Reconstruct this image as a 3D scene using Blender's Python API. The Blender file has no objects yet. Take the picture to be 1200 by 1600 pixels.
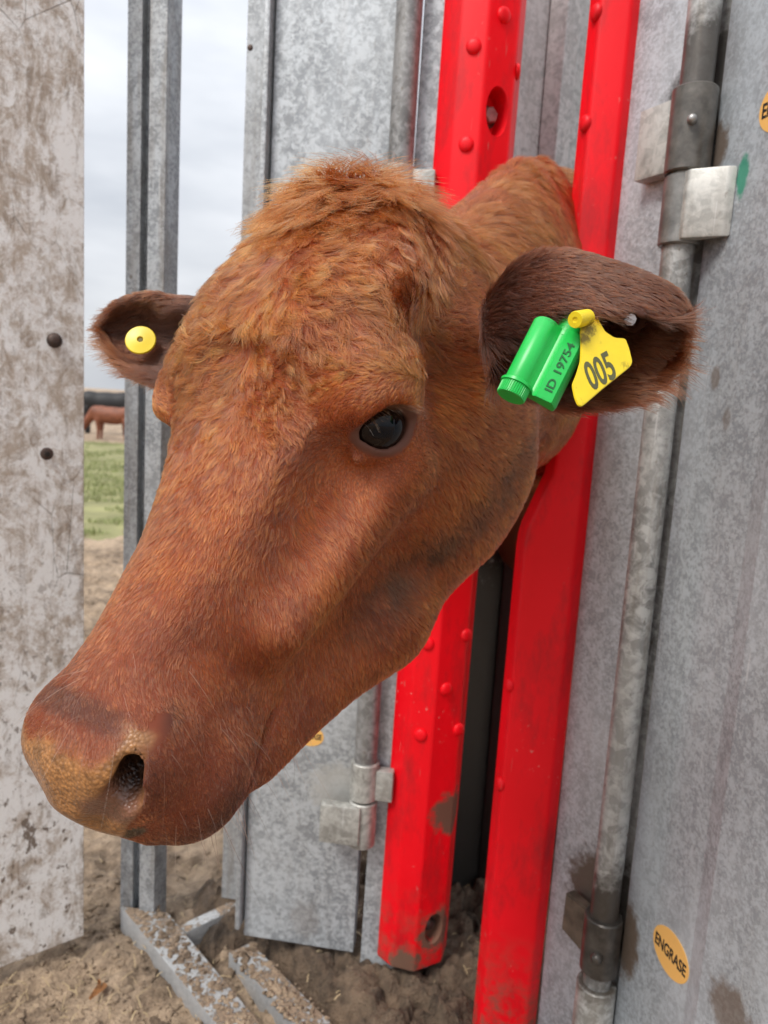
import bpy, bmesh, math, random
import numpy as np
from mathutils import Matrix, Vector
from mathutils.kdtree import KDTree

SC = bpy.context.scene
COL = SC.collection
R = math.radians
rng = np.random.default_rng(7)
random.seed(7)

# ------------------------------------------------------------------ camera
CAM_H = 1.15
_d = np.array([-475.0, 8000.0, 1155.0]); _d /= np.linalg.norm(_d)
_y = np.array([0, 0, 1.0]) - _d[2] * _d; _y /= np.linalg.norm(_y)
_z = -_d
_x = np.cross(_y, _z)
CA = np.stack([_x, _y, _z], 1)            # world -> (right, down, forward)
CC = np.array([0.0, 0.0, CAM_H])
FPX = 1155.0

def at(px, py, depth):
    """world point that lies at a given distance along a line of sight"""
    return CC + CA.T @ np.array([(px - 600) / FPX, (py - 800) / FPX, 1.0]) * depth

cam_data = bpy.data.cameras.new('camera')
cam = bpy.data.objects.new('camera', cam_data)
COL.objects.link(cam)
_m = Matrix.Identity(4)
for i in range(3):
    _m[i][0] = CA[0][i]; _m[i][1] = -CA[1][i]; _m[i][2] = -CA[2][i]; _m[i][3] = CC[i]
cam.matrix_world = _m
cam_data.sensor_fit = 'VERTICAL'
cam_data.sensor_height = 36.0
cam_data.sensor_width = 27.0
cam_data.lens = 36.0 * FPX / 1600.0
cam_data.clip_start = 0.02
cam_data.clip_end = 5000.0
cam_data.dof.use_dof = True
cam_data.dof.focus_distance = 0.56
cam_data.dof.aperture_fstop = 9.0
SC.camera = cam

# ------------------------------------------------------------------ sky, sun, exposure
world = bpy.data.worlds.new('World'); SC.world = world
world.use_nodes = True
wn, wl = world.node_tree.nodes, world.node_tree.links
wn.clear()
SUN_EL, SUN_AZ = R(52), R(222)            # overcast: soft sun to the left, a little behind the camera
def build_sky():
    out = wn.new('ShaderNodeOutputWorld'); bg = wn.new('ShaderNodeBackground')
    sky = wn.new('ShaderNodeTexSky'); sky.sky_type = 'NISHITA'; sky.sun_disc = False
    sky.sun_elevation = SUN_EL; sky.sun_rotation = SUN_AZ
    sky.air_density = 1.0; sky.dust_density = 2.0; sky.ozone_density = 1.0
    tc = wn.new('ShaderNodeTexCoord'); mp = wn.new('ShaderNodeMapping')
    mp.inputs['Scale'].default_value = (1.0, 1.0, 3.2)
    n1 = wn.new('ShaderNodeTexNoise'); n1.inputs['Scale'].default_value = 2.3
    n1.inputs['Detail'].default_value = 5; n1.inputs['Roughness'].default_value = .5
    wl.new(tc.outputs['Generated'], mp.inputs['Vector']); wl.new(mp.outputs['Vector'], n1.inputs['Vector'])
    cr = wn.new('ShaderNodeValToRGB')
    e = cr.color_ramp.elements
    e[0].position = .34; e[0].color = (4.95, 5.25, 5.8, 1)
    e[1].position = .66; e[1].color = (7.9, 8.1, 8.45, 1)
    wl.new(n1.outputs['Fac'], cr.inputs['Fac'])
    mix = wn.new('ShaderNodeMix'); mix.data_type = 'RGBA'; mix.inputs['Factor'].default_value = .94
    wl.new(sky.outputs['Color'], mix.inputs['A']); wl.new(cr.outputs['Color'], mix.inputs['B'])
    # overcast sky: luminance rises from horizon to zenith 
    sz = wn.new('ShaderNodeSeparateXYZ'); wl.new(tc.outputs['Generated'], sz.inputs['Vector'])
    m1 = wn.new('ShaderNodeMath'); m1.operation = 'MAXIMUM'; m1.inputs[1].default_value = 0.0; wl.new(sz.outputs['Z'], m1.inputs[0])
    m2 = wn.new('ShaderNodeMath'); m2.operation = 'MULTIPLY_ADD'; m2.inputs[1].default_value = .58; m2.inputs[2].default_value = .42; wl.new(m1.outputs[0], m2.inputs[0])
    ov = wn.new('ShaderNodeVectorMath'); ov.operation = 'SCALE'; wl.new(mix.outputs['Result'], ov.inputs[0]); wl.new(m2.outputs[0], ov.inputs['Scale'])
    bg.inputs['Strength'].default_value = .12
    wl.new(ov.outputs['Vector'], bg.inputs['Color']); wl.new(bg.outputs['Background'], out.inputs['Surface'])
build_sky()
sd = bpy.data.lights.new('sun', 'SUN'); sd.energy = 1.5; sd.angle = R(18); sd.color = (1, .96, .9)
sun = bpy.data.objects.new('sun', sd); COL.objects.link(sun)
_sv = Vector((math.sin(SUN_AZ) * math.cos(SUN_EL), math.cos(SUN_AZ) * math.cos(SUN_EL), math.sin(SUN_EL)))
sun.rotation_euler = _sv.to_track_quat('Z', 'Y').to_euler()
sun.location = (0, 0, 6)
SC.view_settings.view_transform = 'Standard'
SC.view_settings.look = 'None'
SC.view_settings.exposure = 0.95
SC.view_settings.gamma = 1.0
SC.view_settings.use_curve_mapping = False
SC.render.engine = 'CYCLES'
SC.cycles.use_denoising = True
SC.cycles.adaptive_threshold = .015
SC.cycles.adaptive_min_samples = 24
SC.cycles.max_bounces = 6
SC.cycles.diffuse_bounces = 3
SC.cycles.glossy_bounces = 3
SC.cycles.transmission_bounces = 4
SC.cycles.transparent_max_bounces = 8

# ------------------------------------------------------------------ helpers
def tag(o, label=None, cat=None, group=None, kind=None):
    if label: o['label'] = label
    if cat: o['category'] = cat
    if group: o['group'] = group
    if kind: o['kind'] = kind
    return o

def empty(name, loc=(0, 0, 0)):
    o = bpy.data.objects.new(name, None); COL.objects.link(o)
    o.location = loc; o.empty_display_size = .05
    return o

def link_mesh(name, verts, faces, mat, parent=None, smooth=False):
    me = bpy.data.meshes.new(name)
    me.from_pydata([tuple(map(float, v)) for v in verts], [], [tuple(map(int, f)) for f in faces])
    me.update()
    if smooth: me.shade_smooth()
    if mat: me.materials.append(mat)
    o = bpy.data.objects.new(name, me); COL.objects.link(o)
    if parent is not None:
        o.parent = parent
        o.matrix_parent_inverse = parent.matrix_basis.inverted()
    return o

def smoothstep(a, b, x):
    t = np.clip((x - a) / (b - a), 0, 1)
    return t * t * (3 - 2 * t)
# ------------------------------------------------------------------ cow: head and neck as one implicit surface
_hb = np.array([[0.8097, -0.4753, -0.3441], [-0.5856, -0.6168, -0.526], [0.0378, 0.6274, -0.7777]])
HB, _ = np.linalg.qr(_hb); HB = HB * np.sign(np.diag(HB.T @ _hb))
HS = 1.12
HT = CC + HS * (np.array([-0.0473, 0.6138, 1.3017]) - CC)
def to_local(P): return ((P - HT) @ HB) / HS
def to_world(L): return HT + HS * (np.asarray(L, float) @ HB.T)

def smin(a, b, k):
    h = np.clip(.5 + .5 * (b - a) / k, 0, 1)
    return b * (1 - h) + a * h - k * h * (1 - h)
def smax(a, b, k): return -smin(-a, -b, k)

def ell(P, c, r, rot=None):
    q = P - np.asarray(c, np.float32)
    if rot is not None: q = q @ rot
    r = np.asarray(r, np.float32)
    k0 = np.sqrt(((q / r) ** 2).sum(1)); k1 = np.sqrt(((q / (r * r)) ** 2).sum(1)) + 1e-9
    return k0 * (k0 - 1) / k1
def cap(P, a, b, ra, rb=None):
    rb = ra if rb is None else rb
    a = np.asarray(a, np.float32); b = np.asarray(b, np.float32); ba = b - a
    pa = P - a; h = np.clip(pa @ ba / (ba @ ba), 0, 1)
    return np.sqrt(((pa - h[:, None] * ba) ** 2).sum(1)) - (ra + (rb - ra) * h)
def axes_rot(z, x):
    z = np.array(z, float); z /= np.linalg.norm(z); x = np.array(x, float); x -= x @ z * z; x /= np.linalg.norm(x)
    return np.stack([x, np.cross(z, x), z], 1).astype(np.float32)

PROF = np.array([
    # s,    top,   bottom, halfwidth, lower-width factor
    [-.050,-.060, -.160, .045, .85],
    [-.030,-.026, -.190, .048, 1.0],
    [ .00,  .004, -.228, .063, 1.1],
    [ .05,  .015, -.262, .083, 1.04],
    [ .10,  .017, -.276, .101, .92],
    [ .15,  .012, -.277, .101, .85],
    [ .20,  .002, -.254, .096, .78],
    [ .25, -.012, -.231, .080, .78],
    [ .30, -.024, -.207, .065, .82],
    [ .35, -.033, -.184, .053, .90],
    [ .39, -.037, -.168, .048, .98],
    [ .42, -.040, -.155, .045, 1.0],
    [ .445,-.042, -.138, .046, .92],
    [ .462,-.060, -.122, .028, .95],
], np.float32)
EYE_R = .0238
EYE_DIR = np.array([.90, .20, .30]); EYE_DIR /= np.linalg.norm(EYE_DIR)
EYE_C = np.array([.1072, -.048, .181]) - EYE_DIR * EYE_R

def interp_rows(rows, nt, nw):
    """Catmull-Rom surface through a small grid of points"""
    G = np.array(rows, float)
    def cr(A, n):
        m = len(A); t = np.linspace(0, m - 1, n); i = np.clip(t.astype(int), 0, m - 2); f = (t - i)
        f = f.reshape((-1,) + (1,) * (A.ndim - 1))
        p0 = A[np.clip(i - 1, 0, m - 1)]; p1 = A[i]; p2 = A[i + 1]; p3 = A[np.clip(i + 2, 0, m - 1)]
        return .5 * (2 * p1 + (p2 - p0) * f + (2 * p0 - 5 * p1 + 4 * p2 - p3) * f ** 2 + (3 * p1 - p0 - 3 * p2 + p3) * f ** 3)
    G = cr(G, nt)
    return np.swapaxes(cr(np.swapaxes(G, 0, 1), nw), 0, 1)

EK = HS * .56 / .56
def pts(rows): return [[at(*p) for p in row] for row in rows]
EAR_NEAR = pts([
    [(765, 540, .560), (770, 480, .588), (785, 480, .625), (785, 560, .618), (780, 595, .590)],
    [(812, 515, .535), (815, 425, .570), (825, 480, .608), (825, 578, .596), (822, 612, .566)],
    [(880, 486, .517), (880, 402, .552), (888, 475, .584), (892, 585, .572), (895, 634, .548)],
    [(985, 492, .512), (985, 430, .537), (990, 478, .557), (985, 580, .553), (985, 624, .541)],
    [(1045, 494, .517), (1042, 457, .533), (1046, 490, .546), (1040, 563, .547), (1034, 592, .538)],
    [(1070, 495, .526), (1069, 484, .530), (1070, 503, .538), (1066, 536, .541), (1060, 556, .537)],
])
EAR_FAR = pts([
    [(345, 470, .72), (345, 500, .745), (345, 540, .755), (340, 585, .745), (330, 610, .72)],
    [(285, 470, .725), (280, 495, .755), (278, 535, .765), (272, 580, .755), (262, 600, .73)],
    [(235, 462, .73), (228, 487, .765), (222, 525, .775), (218, 568, .765), (218, 588, .735)],
    [(190, 472, .745), (184, 490, .77), (180, 518, .778), (182, 550, .77), (192, 572, .745)],
    [(163, 495, .76), (160, 502, .765), (158, 514, .77), (160, 528, .765), (165, 540, .76)],
])
def ear_cloud(rows):
    S = interp_rows(rows, 90, 90)
    w = np.linspace(-1, 1, 90)[None, :]; t = np.linspace(0, 1, 90)[:, None]
    th = (.0045 + .003 * (1 - t)) * (1 - .45 * np.abs(w) ** 3) * (1 - .35 * smoothstep(.8, 1, t))
    return S.reshape(-1, 3), th.reshape(-1)
EARS = []
for rows in (EAR_NEAR, EAR_FAR):
    S, th = ear_cloud(rows)
    kd = KDTree(len(S))
    for i, p in enumerate(S): kd.insert(p, i)
    kd.balance(); EARS.append((S, th, kd))
EAR_HOLE = at(985, 499, .53)

NECK = [  # centre, half-height axis, half-width
    (np.array([.000, .765, 1.225]), .080, .085),
    (np.array([.070, .900, 1.212]), .128, .112),
    (np.array([.130, 1.03, 1.243]), .180, .114),
    (np.array([.212, 1.235, 1.295]), .240, .105),
    (np.array([.350, 1.50, 1.28]), .300, .170),
]

def _neck_rows(n):
    A = np.array([list(c) + [h, w] for c, h, w in NECK])
    t = np.linspace(0, len(A) - 1, n); i = np.clip(t.astype(int), 0, len(A) - 2); f = (t - i)[:, None]
    p0 = A[np.clip(i - 1, 0, None)]; p1 = A[i]; p2 = A[i + 1]; p3 = A[np.clip(i + 2, None, len(A) - 1)]
    return .5 * (2 * p1 + (p2 - p0) * f + (2 * p0 - 5 * p1 + 4 * p2 - p3) * f ** 2 + (3 * p1 - p0 - 3 * p2 + p3) * f ** 3)
NECK_R = _neck_rows(13)

def neck_sdf(P):
    d = None
    for A, B_ in zip(NECK_R[:-1], NECK_R[1:]):
        a, ha, wa = A[:3], A[3], A[4]; b, hb, wb = B_[:3], B_[3], B_[4]
        ba = b - a; pa = P - a
        h = np.clip(pa @ ba / (ba @ ba), 0, 1)
        q = pa - h[:, None] * ba
        ax = ba / np.linalg.norm(ba)
        up = np.array([0, 0, 1.0]) - ax[2] * ax; up /= np.linalg.norm(up)
        sd_ = np.cross(ax, up)
        hh = ha + (hb - ha) * h; ww = wa + (wb - wa) * h
        qa, qu, qs = q @ ax, q @ up, q @ sd_
        wu = ww * (1 - .28 * np.clip(qu / hh, -1, 1))        # narrower towards the crest
        k0 = np.sqrt((qu / hh) ** 2 + (qs / wu) ** 2 + (qa / ww) ** 2)
        k1 = np.sqrt((qu / hh ** 2) ** 2 + (qs / wu ** 2) ** 2 + (qa / ww ** 2) ** 2) + 1e-9
        e = k0 * (k0 - 1) / k1
        d = e if d is None else smin(d, e, .03)
    return d

def head_sdf(L):
    """L: local coordinates (lateral, dorsal, towards muzzle)"""
    u = np.abs(L[:, 0]); v = L[:, 1]; s = L[:, 2]
    M = np.stack([u, v, s], 1).astype(np.float32)      # mirrored
    sc = np.clip(s, PROF[0, 0], PROF[-1, 0])
    def pr(c):
        t = np.interp(sc, PROF[:, 0], PROF[:, c]); return t
    vt, vb, w, kb = pr(1), pr(2), pr(3), pr(4)
    t = np.clip((v - vb) / (vt - vb), 0, 1)
    a = w * (kb + (1 - kb) * smoothstep(.1, .8, t))
    b = (vt - vb) / 2; vc = (vt + vb) / 2
    n = 2.6
    g = ((u / a) ** n + (np.abs(v - vc) / b) ** n) ** (1 / n)
    d = (g - 1) * np.minimum(a, b)
    ex = np.abs(s - sc); d = np.where(ex > 0, np.sqrt(np.maximum(d, 0) ** 2 + ex ** 2) + np.minimum(d, 0) * (ex < 1e-6), d)
    # bone and muscle
    d = smin(d, ell(M, (0, -.032, .012), (.050, .046, .042)), .03)                   # poll
    d = smin(d, ell(M, (.036, -.012, .10), (.062, .030, .080)), .03)                 # frontal bone
    d = smin(d, ell(M, (.088, -.040, .160), (.032, .034, .046)), .022)               # orbit
    d = smin(d, ell(M, (.084, -.165, .11), (.032, .088, .088)), .03)                 # masseter
    d = smin(d, cap(M, (.090, -.092, .180), (.060, -.094, .315), .021, .017), .025)    # facial crest
    d = smin(d, cap(M, (.070, -.236, .08), (.052, -.205, .255), .029, .025), .04)
    d = smin(d, cap(M, (.052, -.205, .255), (.030, -.155, .385), .025, .018), .04)    # lower jaw
    d = smin(d, ell(M, (.0, -.043, .33), (.031, .020, .12)), .02)                    # nasal bone
    # muzzle
    d = smin(d, ell(M, (0, -.088, .405), (.057, .056, .050)), .025)
    d = smin(d, ell(M, (.032, -.063, .422), (.030, .033, .034)), .015)               # nostril wing
    d = smin(d, ell(M, (0, -.078, .436), (.035, .036, .030)), .015)                  # nose pad
    d = smin(d, ell(M, (.032, -.115, .415), (.035, .032, .042)), .018)               # upper lip
    d = smin(d, ell(M, (0, -.146, .385), (.040, .026, .046)), .015)                  # chin
    # hollows
    d = smax(d, -ell(M, (.120, -.072, .088), (.026, .032, .034)), .03)               # temple
    d = smax(d, -ell(M, (.097, -.047, .226), (.025, .021, .034)), .022)
    d = smax(d, -ell(M, (.090, -.050, .275), (.024, .024, .045)), .03)               # before the eye
    d = smax(d, -ell(M, (.084, -.150, .345), (.020, .030, .060)), .03)               # behind lip corner
    d = smax(d, -ell(M, (.0, .016, .250), (.034, .014, .075)), .05)                  # stop
    # lip line
    d = smax(d, -ell(M, (.050, -.136, .395), (.030, .0022, .040)), .006)
    # eyelids: swelling, then an almond opening
    lid = ell(M, EYE_C, (.0263, .0261, .0263))
    d = smin(d, lid, .008)
    EX = EYE_ROT.astype(np.float32)
    def ey(a, b, c): return EYE_C + EX @ np.array([a, b, c])
    d = smin(d, cap(M, ey(-.020, -.0165, .0150), ey(.016, -.0160, .0150), .0062, .0055), .007)   # upper lid fold
    d = smin(d, cap(M, ey(-.014, .0190, .0130), ey(.020, .0165, .0130), .0042, .0038), .005) # lower lid
    d = smax(d, -cap(M, ey(-.023, -.0265, .0085), ey(.018, -.0265, .0085), .0030, .0025), .006)   # crease above the lid
    q = (M - EYE_C.astype(np.float32)) @ EYE_ROT
    alm = np.maximum(np.sqrt(q[:, 0] ** 2 + (q[:, 1] + .0080) ** 2) - .0238, np.sqrt(q[:, 0] ** 2 + (q[:, 1] - .0070) ** 2) - .0238)
    rr = np.sqrt((q ** 2).sum(1))
    ring = np.sqrt(alm ** 2 + (rr - (EYE_R + .0010)) ** 2) - np.where(q[:, 1] < 0, .0034, .0028)
    ring = np.where(q[:, 2] > .002, ring, 1.0)
    d = smax(d, -np.maximum(alm, .002 - q[:, 2]), .004)
    d = smax(d, -(rr - (EYE_R + .0006)), .001)
    d = smin(d, ring, .0030)                                                        # lid rims
    # nostril: a comma running out and back
    no = cap(M, (.0485, -.0505, .4505), (.0250, -.0665, .4680), .0090, .0092)
    d = smax(d, -no, .006)
    no = cap(M, (.0560, -.0395, .441), (.036, -.058, .395), .0070, .006)
    no = smin(no, cap(M, (.0495, -.0510, .450), (.034, -.062, .395), .0115, .008), .005)
    d = smax(d, -no, .003)
    return d
NOS_ROT = axes_rot((.35, .5, .8), (.75, .45, -.5))
EYE_ROT = axes_rot(EYE_DIR, (-.1, .55, .78))

def cow_sdf(P):
    L = to_local(P)
    d = (head_sdf(L) * HS)
    d = smin(d, neck_sdf(P), .085)
    for S, th, kd in EARS:
        lo, hi = S.min(0) - .05, S.max(0) + .05
        m = np.all((P > lo) & (P < hi), 1)
        idx = np.nonzero(m)[0]
        if len(idx) == 0: continue
        e = np.empty(len(idx))
        f = kd.find
        for j, p in enumerate(P[idx]):
            co, k, dist = f(p); e[j] = dist - th[k]
        d[idx] = smin(d[idx], e, .014)
    hole = cap(P, EAR_HOLE + (at(985, 499, .6) - EAR_HOLE) * -1.0, at(985, 499, .64), .0048)
    d = smax(d, -hole, .002)
    return d.astype(np.float32)

def surface_nets(fn, lo, hi, h, B=4):
    lo = np.asarray(lo, float); n = np.ceil((np.asarray(hi) - lo) / (h * B)).astype(int)
    cs = [lo[i] + np.arange(n[i] + 1) * h * B for i in range(3)]
    CP = np.stack(np.meshgrid(*cs, indexing='ij'), -1).reshape(-1, 3)
    cv = np.concatenate([fn(c) for c in np.array_split(CP, max(1, len(CP) // 200000))]).reshape(n + 1)
    act = np.zeros(n, bool); mn = np.full(n, 9e9); 
    for i in (0, 1):
        for j in (0, 1):
            for k in (0, 1):
                mn = np.minimum(mn, np.abs(cv[i:n[0] + i, j:n[1] + j, k:n[2] + k]))
    act = mn < h * B * 1.75
    fine = np.repeat(np.repeat(np.repeat(cv[:-1, :-1, :-1], B, 0), B, 1), B, 2).astype(np.float32)
    bi = np.stack(np.nonzero(act), 1)
    off = np.stack(np.meshgrid(*[np.arange(B)] * 3, indexing='ij'), -1).reshape(-1, 3)
    ids = (bi[:, None, :] * B + off[None]).reshape(-1, 3)
    for ch in np.array_split(ids, max(1, len(ids) // 300000)):
        fine[ch[:, 0], ch[:, 1], ch[:, 2]] = fn(lo + ch * h)
    F = fine; N = np.array(F.shape)
    ins = F < 0
    cells = np.zeros(N - 1, np.int8)
    for i in (0, 1):
        for j in (0, 1):
            for k in (0, 1):
                cells += ins[i:N[0] - 1 + i, j:N[1] - 1 + j, k:N[2] - 1 + k]
    ci = np.stack(np.nonzero((cells > 0) & (cells < 8)), 1)
    vid = -np.ones(N - 1, np.int32); vid[ci[:, 0], ci[:, 1], ci[:, 2]] = np.arange(len(ci))
    acc = np.zeros((len(ci), 3)); cnt = np.zeros(len(ci))
    corner = [(i, j, k) for i in (0, 1) for j in (0, 1) for k in (0, 1)]
    val = {c: F[ci[:, 0] + c[0], ci[:, 1] + c[1], ci[:, 2] + c[2]] for c in corner}
    for c in corner:
        for ax in range(3):
            if c[ax] == 0:
                e = list(c); e[ax] = 1; e = tuple(e)
                a, b = val[c], val[e]; m = (a < 0) != (b < 0)
                t = np.where(m, a / np.where(m, a - b, 1), 0)
                p = np.zeros((len(ci), 3)) + np.array(c); p[:, ax] = t
                acc[m] += p[m]; cnt[m] += 1
    V = lo + (ci + acc / cnt[:, None]) * h
    quads = []
    for ax in range(3):
        a1, a2 = (ax + 1) % 3, (ax + 2) % 3
        sl0 = [slice(1, -1)] * 3; sl0[ax] = slice(0, -1)
        sl1 = [slice(1, -1)] * 3; sl1[ax] = slice(1, None)
        s0 = ins[tuple(sl0)]; s1 = ins[tuple(sl1)]
        e = np.stack(np.nonzero(s0 != s1), 1)
        base = e.copy(); base[:, a1] += 1; base[:, a2] += 1
        flip = s0[e[:, 0], e[:, 1], e[:, 2]]
        q = []
        for o1, o2 in ((-1, -1), (0, -1), (0, 0), (-1, 0)):
            c = base.copy(); c[:, a1] += o1; c[:, a2] += o2
            q.append(vid[c[:, 0], c[:, 1], c[:, 2]])
        q = np.stack(q, 1); q = np.where(flip[:, None], q, q[:, ::-1])
        quads.append(q[(q >= 0).all(1)])
    return V, np.concatenate(quads)

VOX = globals().get('VOX', .0030)
COW_V, COW_F = surface_nets(cow_sdf, (-.40, .22, .78), (.56, 1.70, 1.66), VOX)
# ------------------------------------------------------------------ materials for the cow
def new_mat(name):
    m = bpy.data.materials.new(name); m.use_nodes = True
    nt = m.node_tree; b = nt.nodes['Principled BSDF']
    return m, nt, b

def vnoise(P, scale, seed):
    """cheap smooth noise: a few random plane waves"""
    r = np.random.default_rng(seed); o = np.zeros(len(P))
    for _ in range(9):
        k = r.normal(size=3); k /= np.linalg.norm(k); k *= scale * r.uniform(.6, 1.5)
        o += np.sin(P @ k * 2 * np.pi + r.uniform(0, 6.28))
    return o / 3.0

COW_L = to_local(COW_V)
def mesh_normals(V, F):
    n = np.zeros_like(V)
    fn = np.cross(V[F[:, 2]] - V[F[:, 0]], V[F[:, 3]] - V[F[:, 1]])
    for k in range(4): np.add.at(n, F[:, k], fn)
    return n / (np.linalg.norm(n, axis=1)[:, None] + 1e-12), np.linalg.norm(fn, axis=1) / 2
COW_N, COW_FA = mesh_normals(COW_V, COW_F)

def masks(L, P):
    """regions of the coat, from place on the head"""
    u, v, s = np.abs(L[:, 0]), L[:, 1], L[:, 2]
    n1 = vnoise(L, 45, 3) * .004 + vnoise(L, 110, 4) * .002
    # bare nose pad: front of the muzzle between and below the nostrils
    nn = n1 * .18
    umax = .0555 - 1.15 * np.clip(-.062 - v, 0, .05) - .25 * np.clip(v + .045, 0, 1)
    pad = smoothstep(.0025, -.0025, u - umax + nn) * smoothstep(.0025, -.0025, v + .0278 + .11 * u + nn) * smoothstep(.405, .412, s)
    pad *= smoothstep(-.128, -.120, v)
    e = L.copy(); e[:, 0] = u
    de = np.linalg.norm(e - EYE_C, axis=1)
    q = (e - EYE_C) @ EYE_ROT
    alm = np.maximum(np.sqrt(q[:, 0] ** 2 + (q[:, 1] + .0080) ** 2) - .0238, np.sqrt(q[:, 0] ** 2 + (q[:, 1] - .0070) ** 2) - .0238)
    lid = smoothstep(.0040, .0020, alm) * smoothstep(.0360, .0325, de) * (q[:, 2] > .001)
    ear = np.zeros(len(P)); eart = np.zeros(len(P)); earw = np.zeros(len(P))
    for S, th, kd in EARS:
        lo, hi = S.min(0) - .02, S.max(0) + .02
        idx = np.nonzero(np.all((P > lo) & (P < hi), 1))[0]
        for i in idx:
            co, k, dist = kd.find(P[i])
            if dist < .012:
                t = (k // 90) / 89
                ear[i] = max(ear[i], 1 - max(0, dist - .009) / .003); eart[i] = t; earw[i] = (k % 90) / 44.5 - 1
    return dict(pad=pad, lid=lid, ear=np.clip(ear, 0, 1), eart=eart, earw=earw, de=de, q=q, u=u, v=v, s=s)

def ear_inner(P, N, m):
    """1 where an ear surface faces the hollow of the ear"""
    r = np.zeros(len(P))
    for rows in (EAR_NEAR, EAR_FAR):
        G = np.array(rows); c = (G[:, 0] + G[:, 4]) / 2
        cc = c.mean(0)
        near = np.linalg.norm(P - cc, axis=1) < .16
        d = (cc[None] - P); d /= np.linalg.norm(d, axis=1)[:, None]
        ax = c[-1] - c[0]; ax /= np.linalg.norm(ax)
        d -= (d @ ax)[:, None] * ax; d /= np.linalg.norm(d, axis=1)[:, None] + 1e-9
        r = np.where(near, smoothstep(-.1, .35, (d * N).sum(1)), r)
    return r * m['ear']

def pigment(L, P, m, inner):
    """coat colour (linear) from place: reddish, paler on the nose ridge, dark in the ears, grubby on the jaw"""
    c_mid = np.array([.245, .0415, .0070]); c_org = np.array([.400, .083, .0125]); c_red = np.array([.205, .0390, .0115])
    c_drk = np.array([.045, .014, .007]); c_mud = np.array([.045, .024, .012])
    u, v, s = m['u'], m['v'], m['s']
    n = vnoise(L, 16, 11); n2 = vnoise(L, 40, 12)
    w_org = np.clip(.40 + .20 * n + .14 * n2, 0, 1) * (1 - .55 * smoothstep(.10, .03, s) * smoothstep(-.05, -.02, v))
    w_org *= 1 - .6 * smoothstep(.35, .42, s)
    col = c_mid + (c_org - c_mid) * w_org[:, None]
    w_red = np.clip(.25 + .25 * vnoise(L, 13, 21), 0, .8); w_red = np.maximum(w_red, .8 * smoothstep(.34, .40, s))
    col = col + (c_red - col) * w_red[:, None]
    # dark hair round the lips and on the top of the nose
    lip = smoothstep(-.085, -.125, v) * smoothstep(.385, .425, s)
    top = smoothstep(.012, .004, np.abs(s - .412 + .0 * v)) * smoothstep(-.075, -.045, v) * smoothstep(.050, .036, u)
    wing = smoothstep(.012, .0, np.abs(u - .058)) * smoothstep(.405, .43, s) * smoothstep(-.10, -.05, v)
    dk = np.clip(lip * .8 + top * .6 + wing * .55, 0, .85)
    col = col + (c_drk - col) * dk[:, None]
    # mud along the lower cheek
    band = smoothstep(.030, .008, np.abs(v + .190 - .25 * (s - .15)) + .006 * n2) * smoothstep(.02, .08, s) * smoothstep(.33, .24, s)
    col = col + (c_mud - col) * (band * np.clip(.55 + .25 * n2, 0, .8))[:, None]
    gs = smoothstep(1.2, .8, np.linalg.norm((L * np.array([1, 1, 1]) - np.array([.034, -.085, .462])) / np.array([.008, .007, .02]), axis=1))
    col = col + (np.array([.035, .030, .016]) - col) * (gs * .9)[:, None]
    er = m['ear']
    c_ear = np.array([.052, .0135, .0055])
    col = col + (c_ear - col) * (er * .9)[:, None]
    deep = inner * (1 - .75 * smoothstep(.45, .9, m['eart']))
    col = col + (np.array([.060, .019, .010]) - col) * (deep * .75)[:, None]
    lo_ = inner * smoothstep(.0, .5, m['earw']) * smoothstep(.30, .65, m['eart'])
    col = col + (np.array([.15, .040, .013]) - col) * (lo_ * .8)[:, None]
    eb = er * smoothstep(.32, .12, m['eart'])
    col = col + (np.array([.045, .018, .012]) - col) * (eb * .7)[:, None]
    return col

CM = masks(COW_L, COW_V)
CIN = ear_inner(COW_V, COW_N, CM)
COW_COL = pigment(COW_L, COW_V, CM, CIN)
_skin = COW_COL * .75
c_pad = np.array([.46, .205, .066]); c_pink = np.array([.21, .092, .055]); c_lid = np.array([.115, .042, .026])
_nose_n = np.clip(.5 + .5 * vnoise(COW_L, 70, 31), 0, 1)[:, None]
_padc = c_pad * (1 - .35 * _nose_n) * (1 - .45 * np.clip(vnoise(COW_L, 190, 33), 0, 1))[:, None]
_dn = np.minimum(np.linalg.norm((np.stack([CM['u'], CM['v'], CM['s']], 1) - np.array([.036, -.059, .450])) / np.array([.020, .014, .02]), axis=1), 9)
_padc = _padc + (c_pink - _padc) * smoothstep(1.25, .7, _dn)[:, None]
_skin = _skin + (_padc - _skin) * CM['pad'][:, None]
_h = np.stack([CM['u'], CM['v'], CM['s']], 1); _hd = np.linalg.norm((_h - np.array([.041, -.057, .413])) / np.array([.018, .015, .030]), axis=1)
_skin = _skin + (np.array([.02, .008, .006]) - _skin) * smoothstep(1.15, .8, _hd)[:, None]
_skin = _skin + (c_lid - _skin) * CM['lid'][:, None]

def set_col(me, name, C):
    a = me.attributes.new(name, 'FLOAT_COLOR', 'POINT')
    a.data.foreach_set('color', np.concatenate([C, np.ones((len(C), 1))], 1).astype(np.float32).ravel())
def set_float(me, name, v):
    a = me.attributes.new(name, 'FLOAT', 'POINT'); a.data.foreach_set('value', v.astype(np.float32))

def attr(nt, name):
    n = nt.nodes.new('ShaderNodeAttribute'); n.attribute_name = name; return n

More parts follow.
